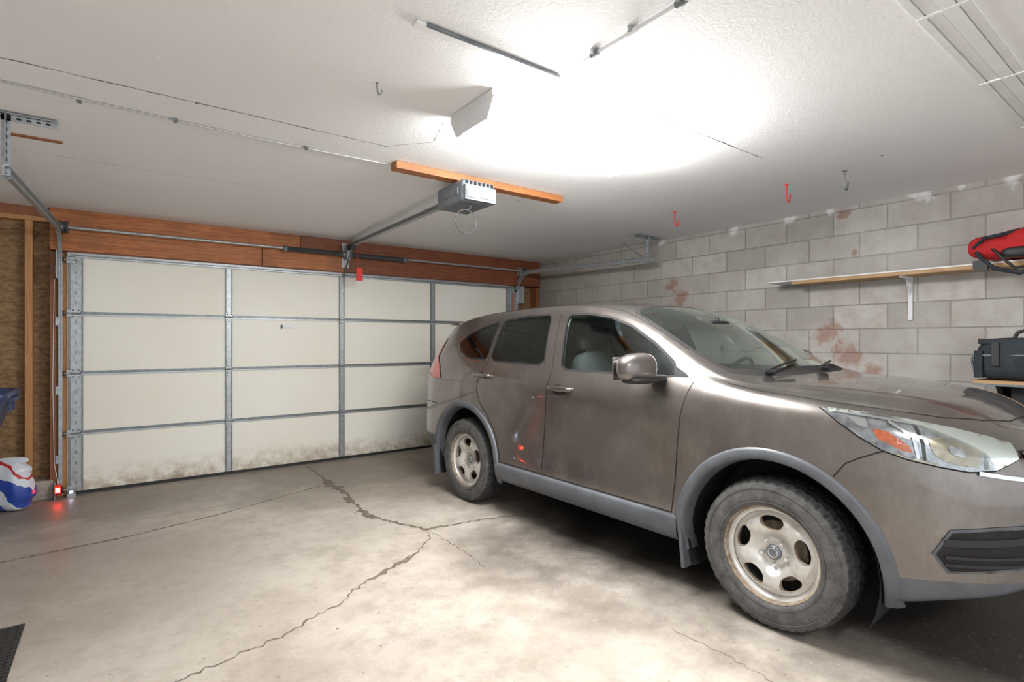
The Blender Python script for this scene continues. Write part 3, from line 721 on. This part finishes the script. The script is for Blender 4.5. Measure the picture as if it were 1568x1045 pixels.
for sgn in (1,-1):
    o=len(Vf)
    for a in range(nu):
        for c in range(nv):
            Vf.append(Vector((G[a,c,0]*sgn,G[a,c,1],G[a,c,2]))); Nf.append(Vector((N[a,c,0]*sgn,N[a,c,1],N[a,c,2])))
    for a in range(nu-1):
        for c in range(nv-1):
            q=(o+a*nv+c,o+(a+1)*nv+c,o+(a+1)*nv+c+1,o+a*nv+c+1); Ff+=[(q[0],q[1],q[2]),(q[0],q[2],q[3])]
BV=BVHTree.FromPolygons(Vf,Ff,all_triangles=True)
from mathutils.interpolate import poly_3d_calc
def snorm(loc,idx):
    t=Ff[idx]; w=poly_3d_calc([Vf[i] for i in t],loc); n=Vector((0,0,0))
    for k,i in enumerate(t): n+=Nf[i]*w[k]
    return n.normalized() if n.length>1e-6 else Vector((0,0,1))
def project(o,d):
    loc,nn,idx,dist=BV.ray_cast(Vector(o),Vector(d).normalized())
    if loc is None:
        loc,nn,idx,dist=BV.find_nearest(Vector(o)+Vector(d).normalized()*2.0)
    return loc,snorm(loc,idx)
DI=math.sqrt(.5)
VIEW={
 'side': lambda a,b_:((-3.,a,b_),(1,0,0)),
 'top':  lambda a,b_:((b_,a,4.),(0,0,-1)),
 'front':lambda a,b_:((a,-3.,b_),(0,1,0)),
 'obl':  lambda a,b_:((-DI*a-DI*3,DI*a-DI*3,b_),(DI,DI,0)),
}
bm=bmesh.new(); bvs=[[bm.verts.new(G[a,c]) for c in range(nv)] for a in range(nu)]
for a in range(nu-1):
    for c in range(nv-1):
        try: bm.faces.new((bvs[a][c],bvs[a+1][c],bvs[a+1][c+1],bvs[a][c+1]))
        except Exception: pass
bmesh.ops.remove_doubles(bm,verts=bm.verts,dist=1e-5)
bmesh.ops.dissolve_degenerate(bm,edges=bm.edges,dist=1e-5)
MATS=[M_paint,M_glass,M_clad,M_seam,M_glassd,M_hliner,M_glassw]
PR={'side':lambda v:(v.y,v.z),'top':lambda v:(v.y,v.x),'front':lambda v:(v.x,v.z)}
def imprint(poly,view,cond,mat=None,delete=False):
    pr=PR[view]; n=len(poly)
    for i in range(n):
        a=poly[i]; c=poly[(i+1)%n]; ex,ey=c[0]-a[0],c[1]-a[1]
        if view=='side': co=Vector((0,a[0],a[1])); no=Vector((0,-ey,ex))
        elif view=='top': co=Vector((a[1],a[0],0)); no=Vector((ex,-ey,0))
        else: co=Vector((a[0],0,a[1])); no=Vector((-ey,0,ex))
        no.normalize()
        x0,x1=min(a[0],c[0])-.035,max(a[0],c[0])+.035; y0_,y1_=min(a[1],c[1])-.035,max(a[1],c[1])+.035
        fs=[]
        for f_ in bm.faces:
            m_=f_.calc_center_median(); p=pr(m_)
            if x0<p[0]<x1 and y0_<p[1]<y1_ and cond(m_): fs.append(f_)
        if not fs: continue
        gs=set(fs)
        for f_ in fs: gs.update(f_.edges); gs.update(f_.verts)
        bmesh.ops.bisect_plane(bm,geom=list(gs),dist=1e-5,plane_co=co,plane_no=no)
    sel=[f_ for f_ in bm.faces if cond(f_.calc_center_median()) and pip(pr(f_.calc_center_median()),poly)]
    if delete: bmesh.ops.delete(bm,geom=sel,context='FACES')
    else:
        for f_ in sel: f_.material_index=MATS.index(mat)
def grow(poly,d):
    n=len(poly); out=[]; A=sum(poly[i][0]*poly[(i+1)%n][1]-poly[(i+1)%n][0]*poly[i][1] for i in range(n)); sg=1 if A>0 else -1
    for i in range(n):
        p=Vector(poly[i-1]);q=Vector(poly[i]);r_=Vector(poly[(i+1)%n])
        e1=(q-p).normalized();e2=(r_-q).normalized()
        n1_=Vector((e1.y,-e1.x))*sg;n2_=Vector((e2.y,-e2.x))*sg; m_=(n1_+n2_); k=max(.5,m_.length_squared/2); 
        out.append(tuple(q+m_*(d/k)))
    return out
def chaikin(poly,it=2,keep=.2):
    for _ in range(it):
        o=[]; n=len(poly)
        for i in range(n):
            a=poly[i];c=poly[(i+1)%n]; o+=[(a[0]+(c[0]-a[0])*keep,a[1]+(c[1]-a[1])*keep),(a[0]+(c[0]-a[0])*(1-keep),a[1]+(c[1]-a[1])*(1-keep))]
        poly=o; keep=.25
    return poly
sidec=lambda m_:m_.x<-.5 and m_.z>1.1
WFD=chaikin([(1.50,1.172),(1.95,1.172),(2.385,1.178),(2.475,1.545),(2.30,1.55),(2.08,1.515),(1.90,1.455),(1.69,1.345),(1.53,1.235)],1,.08)
WRD=chaikin([(2.58,1.197),(3.215,1.212),(3.215,1.525),(2.95,1.552),(2.655,1.555)],1,.08)
WQ=chaikin([(3.28,1.215),(3.55,1.228),(3.70,1.29),(3.77,1.35),(3.68,1.415),(3.5,1.475),(3.28,1.518)],1,.10)
SAIL=[(1.40,1.165),(1.49,1.165),(1.515,1.225),(1.44,1.19)]
for w,m_ in ((WFD,M_glass),(WRD,M_glassd),(WQ,M_glassd)):
    imprint(grow(w,.014),'side',sidec,M_seam)
    imprint(w,'side',sidec,m_)
imprint(SAIL,'side',sidec,M_seam)
WS=[(1.10,.05),(1.10,-.2),(1.12,-.4),(1.165,-.58),(1.245,-.70),(1.5,-.685),(1.75,-.650),(1.95,-.605),(2.00,-.55),(2.035,-.3),(2.04,.05)]
topc=lambda m_:m_.z>1.12 and m_.y>.95
imprint(grow(WS,.010),'top',topc,M_seam)
WSi=[(1.19,.06),(1.19,-.2),(1.205,-.4),(1.235,-.56),(1.285,-.665),(1.5,-.665),(1.75,-.630),(1.94,-.585),(1.98,-.53),(2.01,-.3),(2.015,.06)]
imprint(WSi,'top',topc,M_glassw)
RW=[(.05,1.14),(-.58,1.14),(-.56,1.40),(-.50,1.46),(.05,1.48)]
imprint(RW,'front',lambda m_:m_.y>4.05,M_glassd)
imprint([(1.2,.1),(3.3,.1),(3.3,.425),(1.2,.425)],'side',lambda m_:m_.x<-.6,M_clad)
imprint([(-.1,.1),(.60,.1),(.60,.395),(.30,.42),(-.1,.445)],'side',lambda m_:m_.y<.7 and m_.z<.6,M_clad)
imprint([(3.8,.1),(4.7,.1),(4.7,.50),(3.8,.50)],'side',lambda m_:m_.y>3.7,M_clad)
AX=[(.955,.355),(3.54,.355)]
for (cx,cz) in AX:
    poly=[(cx+.455*math.cos(2*pi*i/48),cz+.455*math.sin(2*pi*i/48)) for i in range(48)]
    imprint(poly,'side',lambda m_:m_.x<-.52,delete=True)
bm.verts.index_update(); bmesh.ops.triangulate(bm,faces=[f_ for f_ in bm.faces if len(f_.verts)>4])
bm.verts.ensure_lookup_table(); bm.verts.index_update()
HV=[v.co.copy() for v in bm.verts]; HF=[([v.index for v in f_.verts],f_.material_index) for f_ in bm.faces]
bm.free()
HN=[]
for v in HV:
    loc,nn,idx,dist=BV.find_nearest(v); HN.append(snorm(loc,idx))
V=[tuple(v) for v in HV]+[(-v.x,v.y,v.z) for v in HV]; NN=[tuple(n) for n in HN]+[(-n.x,n.y,n.z) for n in HN]
k=len(HV); F=[];FM=[]
for (f_,m_) in HF:
    e1=HV[f_[1]]-HV[f_[0]]; e2=HV[f_[2]]-HV[f_[0]]
    if e1.cross(e2).dot(HN[f_[0]])<0: f_=f_[::-1]
    F.append(f_);FM.append(m_); F.append([k+i for i in f_[::-1]]);FM.append(m_)
me=D.meshes.new('body'); me.from_pydata(V,[],F)
for m_ in MATS: me.materials.append(m_)
me.polygons.foreach_set('material_index',FM); me.polygons.foreach_set('use_smooth',[True]*len(F)); me.update()
me.normals_split_custom_set_from_vertices(NN)
o=D.objects.new('body',me); scene.collection.objects.link(o); o.parent=CAR
VI=[(V[i][0]-NN[i][0]*.025,V[i][1]-NN[i][1]*.025,V[i][2]-NN[i][2]*.025) for i in range(len(V))]
lb=B()
lo_=[f_[::-1] for f_,m_ in zip(F,FM) if m_ not in (1,4,6) and max(V[i][2] for i in f_)<1.5 and min(V[i][1] for i in f_)>1.0]
hi_=[f_[::-1] for f_,m_ in zip(F,FM) if m_ not in (1,4,6) and max(V[i][2] for i in f_)>=1.5]
lb.add(VI,lo_,M_int,True); lb.add(VI,hi_,M_hliner,True); lb.build('inner_trim',CAR,recalc=False)

def patch(bb,poly,view,mat,off,step=.03,both=True):
    P,Fc=cdt(poly,(),step); vf=VIEW[view]; out=[]
    for p in P:
        loc,nn=project(*vf(p[0],p[1])); out.append(loc+nn*off)
    bb.add([tuple(v) for v in out],Fc,mat,True)
    if both: bb.add([(-v.x,v.y,v.z) for v in out],[f_[::-1] for f_ in Fc],mat,True)
def seam(bb,pts,view,mat=M_seam,w=.006,off=.0012,both=True,step=.02,closed=False):
    P=resample(pts,step,closed); vf=VIEW[view]; L=[]
    for p in P: L.append(project(*vf(p[0],p[1])))
    V=[];F=[]; n=len(L)
    for i in range(n):
        a=L[(i-1)%n if closed else max(0,i-1)][0]; c=L[(i+1)%n if closed else min(n-1,i+1)][0]; t=(c-a).normalized(); q=L[i][1].cross(t).normalized()*w/2; p=L[i][0]+L[i][1]*off
        V+= [p+q,p-q]
    for i in range(n if closed else n-1): j=(i+1)%n; F.append((2*i,2*i+1,2*j+1,2*j))
    bb.add([tuple(v) for v in V],F,mat,True)
    if both: bb.add([(-v.x,v.y,v.z) for v in V],F,mat,True)
sb=B()
seam(sb,[(1.37,1.15),(1.40,1.06),(1.425,.95),(1.445,.8),(1.46,.6),(1.475,.43)],'side')
seam(sb,[(2.56,1.57),(2.475,1.17),(2.49,1.0),(2.53,.7),(2.545,.43)],'side',w=.008)
seam(sb,[(3.245,1.53),(3.245,1.2),(3.30,1.10),(3.33,.98),(3.30,.87),(3.20,.775),(3.10,.66),(3.04,.52),(3.02,.43)],'side')
seam(sb,[(1.475,.43),(3.02,.43)],'side')
seam(sb,[(1.20,-.815),(.95,-.812),(.75,-.80),(.60,-.765),(.48,-.71),(.36,-.62),(.26,-.48),(.20,-.3),(.18,0.)],'top')
seam(sb,[(.46,.925),(.52,.905),(.58,.875),(.63,.845),(.675,.78)],'side')
seam(sb,[(3.98,.80),(4.15,.80),(4.4,.79)],'side')
seam(sb,[(1.5,-.70),(1.8,-.665),(2.03,-.62),(2.5,-.60),(3.2,-.59),(3.9,-.55)],'top',w=.008)
seam(sb,[(3.28,1.195),(3.56,1.208),(3.72,1.275),(3.80,1.35),(3.69,1.435)],'side',M_chrome,.010,.003)
sb.build('panel_gaps',CAR,recalc=False)
fb=B()
prof=[(.438,-.07),(.446,-.012),(.453,.008),(.461,.013),(.475,.015),(.492,.013),(.502,.010),(.506,-.002)]
for ai,(cx,cz) in enumerate(AX):
    V=[];F=[]; n=44; a0=math.radians(-12 if ai==1 else -14); a1=math.radians(192)
    for i in range(n+1):
        a=a0+(a1-a0)*i/n
        for (rr_,h) in prof:
            y,z=cx+rr_*math.cos(a),cz+rr_*math.sin(a); loc,nn=project((-3,y,max(z,.28)),(1,0,0))
            V.append((loc.x-h,y,z))
    m_=len(prof)
    for i in range(n):
        for q in range(m_-1): F.append((i*m_+q,(i+1)*m_+q,(i+1)*m_+q+1,i*m_+q+1))
    fb.add(V,F,M_clad,True); fb.add([(-v[0],v[1],v[2]) for v in V],[f_[::-1] for f_ in F],M_clad,True)
    for sg in (-1,1):
        WV=[];WF=[]
        for i in range(25):
            a=math.radians(-25)+math.radians(230)*i/24
            for xx in (.87,.56): WV.append((sg*xx,cx+.446*math.cos(a),cz+.446*math.sin(a)))
        for i in range(24): WF.append((2*i,2*i+1,2*i+3,2*i+2))
        fb.add(WV,WF,M_black,True)
        fb.add([(sg*.56,cx+.45*math.cos(math.radians(-25+230*i/24)),cz+.45*math.sin(math.radians(-25+230*i/24))) for i in range(25)],[tuple(range(25))],M_dark)
    for sg in (-1,1):
        yy=cx+.47
        fb.box((min(sg*.76,sg*.915),yy-.02,.15),(max(sg*.76,sg*.915),yy+.0,.42),M_clad,rot=Matrix.Rotation(math.radians(-6),3,'X'))
fb.build('fender_flares',CAR)
rb=B()
for sg in (-1,1):
    V=[];F=[]; sec=[(.86,.425),(.918,.42),(.925,.40),(.918,.33),(.90,.29),(.84,.275)]
    for i in range(13):
        s=1.44+i*(3.07-1.44)/12
        for (x,z) in sec: V.append((sg*x,s,z))
    for i in range(12):
        for q in range(5): F.append((i*6+q,(i+1)*6+q,(i+1)*6+q+1,i*6+q+1))
    rb.add(V,F,M_clad,True)
rb.build('rocker_cladding',CAR)
hb=B()
HL=[(1.13,1.068),(.99,1.055),(.856,1.035),(.70,1.005),(.58,.975),(.50,.95),(.50,.90),(.60,.862),(.69,.855),(.78,.868),(.88,.888),(.96,.917),(1.03,.965),(1.09,1.02)]
patch(hb,grow(HL,.006),'obl',M_seam,.002,.02)
patch(hb,HL,'obl',M_hl,.004,.02)
patch(hb,[(.985,1.000),(.94,.992),(.875,.940),(.865,.912),(.90,.920),(.975,.962)],'obl',M_amber,.007,.02)
patch(hb,[(1.06,1.045),(1.00,1.035),(1.0,1.0),(1.03,1.01)],'obl',M_chrome,.007,.02)
patch(hb,chaikin([(.815,.985),(.80,.905),(.74,.880),(.655,.868),(.63,.93),(.70,.965)],2),'obl',M_bulb,.007,.015)
patch(hb,chaikin([(.755,.95),(.745,.915),(.70,.90),(.69,.935)],2),'obl',M_hl,.010,.012)
patch(hb,[(.615,.955),(.52,.93),(.52,.905),(.60,.88),(.61,.90)],'obl',M_chrome,.007,.02)
seam(hb,[(.845,1.03),(.83,.95),(.83,.885)],'obl',M_seam,.010,.009)
seam(hb,[(.625,.985),(.62,.92),(.63,.865)],'obl',M_seam,.010,.009)
seam(hb,[(.93,1.03),(.86,.975),(.85,.89)],'obl',M_chrome,.012,.010)
seam(hb,[(1.10,1.06),(.99,1.045),(.856,1.025),(.70,.995),(.58,.965)],'obl',M_chrome,.010,.010)
patch(hb,HL,'obl',M_clear,.014,.02)
hb.build('headlights',CAR,recalc=False)
gb=B()
patch(gb,[(-.52,.93),(-.50,.80),(-.42,.72),(.42,.72),(.50,.80),(.52,.93)],'front',M_black,.004,.04,both=False)
for z in (.90,.85,.80): seam(gb,[(-.53,z+.01),(-.3,z),(.3,z),(.53,z+.01)],'front',M_chrome,.022,.014,both=False)
seam(gb,[(.66,.850),(.56,.835),(.44,.82)],'obl',M_chrome,.016,.008)
patch(gb,[(-.5,.60),(-.46,.46),(.46,.46),(.5,.60)],'front',M_black,.004,.04,both=False)
for z in (.49,.53,.57): seam(gb,[(-.47,z),(.47,z)],'front',M_clad,.010,.012,both=False)
FOG=[(.80,.525),(.75,.615),(.60,.635),(.46,.64),(.45,.50),(.76,.465)]
patch(gb,grow(FOG,.012),'obl',M_clad,.004,.03); patch(gb,FOG,'obl',M_seam,.008,.03)
for z in (.49,.52): seam(gb,[(.775,z),(.50,z+.01)],'obl',M_black,.012,.014)
seam(gb,[(.78,.575),(.5,.595)],'obl',M_black,.028,.014)
gb.build('grille_and_bumper_trim',CAR)
tb=B()
patch(tb,[(3.93,1.03),(4.10,1.02),(4.40,1.05),(4.44,1.10),(4.36,1.2),(4.25,1.33),(4.14,1.40),(4.11,1.37),(4.10,1.22),(4.0,1.14)],'side',M_tail,.006,.02)
tb.build('taillights',CAR)
spb=B(); spb.sell((0,4.24,1.535),(.56,.12,.022),M_paint,.6,.35,40,10); spb.build('roof_spoiler',CAR)
hb=B()
for (s,z) in ((2.36,1.038),(3.27,1.085)):
    for sg in (-1,1):
        loc,nn=project((-3,s,z),(1,0,0)); xx=abs(loc.x)
        P,Fc=cdt([(s+.075*math.cos(t*pi/10),z-.004+.034*math.sin(t*pi/10)) for t in range(20)],(),.02)
        hb.add([(sg*(xx+.004),p[0],p[1]) for p in P],Fc,M_seam)
        hb.sell((sg*(xx+.024),s-.01,z+.006),(.014,.105,.018),M_paint,.6,.6,20,12)
        hb.sell((sg*(xx+.008),s-.10,z+.004),(.02,.022,.017),M_paint,.8,.8,12,8); hb.sell((sg*(xx+.008),s+.08,z+.004),(.02,.02,.017),M_paint,.8,.8,12,8)
hb.build('door_handles',CAR)
mb=B()
for sg in (-1,1):
    def mf(p): return Vector((p.x,p.y*(1-.25*(p.x*sg)/.12),p.z*(1-.12*(p.x*sg)/.12)))
    mb.sell((sg*1.045,1.615,1.215),(.125,.075,.082),M_paint,.7,.65,32,18,fn=mf)
    mb.box((sg*1.045-.10,1.685,1.15),(sg*1.045+.10,1.692,1.275),M_chrome)
    mb.sell((sg*.93,1.585,1.155),(.10,.05,.022),M_black,.6,.6,20,10)
    mb.sell((sg*1.02,1.60,1.150),(.115,.068,.020),M_black,.6,.6,24,10)
mb.build('side_mirrors',CAR)
wb=B()
for (p,q) in (((-.52,1.16),(.02,1.23)),((.12,1.13),(.60,1.25))):
    L=[]
    for i in range(9):
        t=i/8; x=p[0]+(q[0]-p[0])*t; s=p[1]+(q[1]-p[1])*t; loc,nn=project((x,s,4),(0,0,-1)); L.append(tuple(loc+nn*.018))
    wb.tube(L,.007,M_black,6); wb.tube([L[0],(L[0][0]+.05,L[0][1]-.03,L[0][2]-.005)],.013,M_black,8)
wb.build('wipers',CAR)
def wheel(name,cx,cs,cz,sg):
    e=D.objects.new(name,None); scene.collection.objects.link(e); e.parent=CAR
    w=B(); n=180; KR=1.085
    prof=[(-.088,.222),(-.100,.229),(-.110,.246),(-.1135,.272),(-.112,.298),(-.107,.320),(-.100,.336)]
    tread=[-.094,-.070,-.066,-.060,-.030,-.026,-.020,.020,.026,.030,.060,.066,.070,.094]
    R=.354
    V=[];F=[]
    full=prof+[(x,R) for x in tread]+[(-x,r) for (x,r) in prof[::-1]]
    m_=len(full); ip=len(prof)
    for k in range(n):
        th=2*pi*k/n
        for i,(x,r) in enumerate(full):
            rr_=r
            if ip<=i<ip+len(tread):
                rr_=R-.012*(abs(x)/.094)**3
                if i-ip in (2,5,8,11): rr_=R-.012
                ax=abs(x)
                if ax>=.0655: gr=(k%4)==0
                elif ax>=.028: gr=((k+2)%4)==0
                else: gr=((k+3)%6)==0
                if gr: rr_-=.006
            elif i in (ip-1,m_-ip) and (k%4)==0: rr_-=.004
            V.append((cx+sg*x,cs+rr_*math.cos(th),cz+rr_*math.sin(th)))
    Fs=[];Ft=[]
    for k in range(n):
        k2=(k+1)%n
        for i in range(m_-1):
            (Fs if (i<ip-1 or i>=m_-ip) else Ft).append((k*m_+i,k2*m_+i,k2*m_+i+1,k*m_+i+1))
    w.add(V,Fs,M_side,True); w.add(V,Ft,M_rubber,False)
    for rr_ in (.248,.310): w.lathe([(-.002,rr_-.003),(-.0035,rr_),(-.002,rr_+.003)],(cx+(-.111 if sg>0 else .111),cs,cz),(1 if sg>0 else -1,0,0),M_side,72)
    w.build('tire',e)
    w=B()
    def X(h): return cx+sg*h
    def lat(pr,mat,seg=64): w.lathe([(sg*h,r*KR) for (h,r) in pr],(cx,cs,cz),(1,0,0),mat,seg)
    lat([(-.086,.206),(-.095,.211),(-.099,.210),(-.098,.206),(-.088,.202),(-.078,.199)],M_rust)
    lat([(-.078,.199),(-.066,.196),(-.060,.188),(-.058,.183)],M_wheel)
    lat([(-.05,.183),(.0,.17),(.085,.18),(.09,.205)],M_galvd)
    hr=[0,.030,.034,.040,.058,.070,.085,.10,.13,.155,.170,.183]; hh=[-.052,-.052,-.040,-.038,-.038,-.046,-.062,-.072,-.078,-.074,-.062,-.056]
    holes=[]
    for q in range(5):
        t0=pi/2+q*2*pi/5; h=[]
        for i in range(28):
            a=2*pi*i/28; ca,sa=math.cos(a),math.sin(a)
            u=math.copysign(abs(ca)**.75,ca); v=math.copysign(abs(sa)**.8,sa)
            r=.134+.031*u; th=t0+(.36+.05*u)*v; h.append((r*math.cos(th),r*math.sin(th)))
        holes.append(h)
    P,Fc=cdt([(.183*math.cos(2*pi*i/64),.183*math.sin(2*pi*i/64)) for i in range(64)],holes,.009)
    V=[]
    for (a,c) in P:
        r=math.hypot(a,c); h=float(np.interp(r,hr,hh)); th=math.atan2(c,a)
        ph=((th-pi/2)/(2*pi/5))%1; d=1-abs(ph-.5)*2
        if .075<r<.178: h-=.013*max(0,1-((1-d)/.5)**2)*math.sin((r-.075)/.103*pi)
        V.append((X(h),cs+a*KR,cz+c*KR))
    w.add(V,Fc,M_wheel,True)
    for h in holes:
        ring_=[]
        for (a,c) in h:
            r=math.hypot(a,c); ring_.append((X(float(np.interp(r,hr,hh))+.004),cs+a*KR,cz+c*KR))
        w.tube(ring_,.0035,M_rust,6,closed=True)
        V=ring_+[(p[0]+sg*.02,p[1],p[2]) for p in ring_]; n_=len(ring_)
        w.add(V,[(i,(i+1)%n_,(i+1)%n_+n_,i+n_) for i in range(n_)],M_rust,True)
    w.lathe([(sg*-.01,.0001),(sg*-.01,.18)],(cx,cs,cz),(1,0,0),M_dark,32)
    w.lathe([(sg*-.016,.05),(sg*-.016,.14),(sg*-.012,.142)],(cx,cs,cz),(1,0,0),M_rust,32)
    w.lathe([(sg*-.045,.036),(sg*-.060,.034),(sg*-.064,.028),(sg*-.064,.0001)],(cx,cs,cz),(1,0,0),M_galvd,24)
    w.tube([(X(-.0645),cs+.022*math.cos(t*pi/8),cz+.022*math.sin(t*pi/8)) for t in range(16)],.003,M_chrome,5,closed=True)
    for q in range(5):
        t=pi/2+pi/5+q*2*pi/5; w.lathe([(sg*-.036,.012),(sg*-.056,.0105),(sg*-.060,.007),(sg*-.060,.0001)],(cx,cs+.060*math.cos(t),cz+.060*math.sin(t)),(1,0,0),M_chrome,6,smooth=False)
    w.build('wheel_disc',e)
for nm,x,s,sg in (('front_wheel_near',-.785,.955,1),('front_wheel_far',.785,.955,-1),('rear_wheel_near',-.785,3.54,1),('rear_wheel_far',.785,3.54,-1)):
    wheel(nm,x,s,.354,sg)
ib=B()
for x in (-.37,.37):
    ib.sell((x,2.15,.62),(.25,.27,.11),M_seat,.5,.5)
    ib.sell((x,2.46,.95),(.24,.09,.34),M_seat,.5,.5,rot=Matrix.Rotation(math.radians(-14),3,'X'))
    ib.sell((x,2.58,1.385),(.125,.055,.095),M_seat,.6,.6)
    ib.tube([(x-.05,2.54,1.22),(x-.05,2.57,1.34)],.007,M_chrome,6); ib.tube([(x+.05,2.54,1.22),(x+.05,2.57,1.34)],.007,M_chrome,6)
ib.sell((0,3.15,.66),(.64,.28,.13),M_seat,.4,.4); ib.sell((0,3.50,.95),(.62,.09,.30),M_seat,.4,.4,rot=Matrix.Rotation(math.radians(-16),3,'X'))
for x in (-.40,0,.40): ib.sell((x,3.60,1.30),(.12,.05,.08),M_seat,.6,.6)
ib.sell((0,1.50,.93),(.72,.24,.17),M_int,.5,.35,48,20)
ib.sell((.37,1.58,1.06),(.20,.14,.07),M_int,.6,.6)
ib.box((-.12,1.60,.5),(.12,2.4,.78),M_int); ib.box((-.66,1.3,.33),(.66,4.3,.42),M_int)
ib.sell((0,1.72,1.47),(.12,.02,.035),M_black,.5,.5); ib.tube([(0,1.72,1.48),(0,1.74,1.53)],.012,M_black,6)
ib.tube([(0,1.70,1.45),(0,1.70,1.33)],.002,M_black,4); ib.lathe([(-.004,.0001),(-.004,.022),(.004,.022),(.004,.0001)],(0,1.70,1.32),(0,1,0),M_white,16)
ib.tube([(-.0,1.70,1.30),(0,1.70,1.24)],.004,M_white,5)
sc=Vector((.37,1.80,1.07)); tilt=Matrix.Rotation(math.radians(25),3,'X')
ib.tube([tuple(sc+tilt@Vector((.185*math.cos(t*pi/16),0,.185*math.sin(t*pi/16)))) for t in range(32)],.015,M_black,8,closed=True)
ib.sell(tuple(sc+Vector((0,-.01,0))),(.075,.03,.06),M_int,.6,.6,rot=tilt)
for a in (0,pi,-pi/2): ib.tube([tuple(sc),tuple(sc+tilt@Vector((.18*math.cos(a),0,.18*math.sin(a))))],.013,M_int,6)
ib.build('interior',CAR)

# ---------------------------------------------------------------- camera, world
cam=D.cameras.new('camera'); co=D.objects.new('camera',cam); scene.collection.objects.link(co)
cam.sensor_width=36; cam.lens=815/1568*36; co.location=(0,0,1.365); co.rotation_euler=(pi/2,0,math.radians(-36.5)); cam.clip_start=.05
scene.camera=co
w=D.worlds.new('world'); scene.world=w; w.use_nodes=True
w.node_tree.nodes['Background'].inputs[0].default_value=(.95,.97,1,1); w.node_tree.nodes['Background'].inputs[1].default_value=1.2
scene.view_settings.view_transform='Standard'
scene.view_settings.exposure=.2
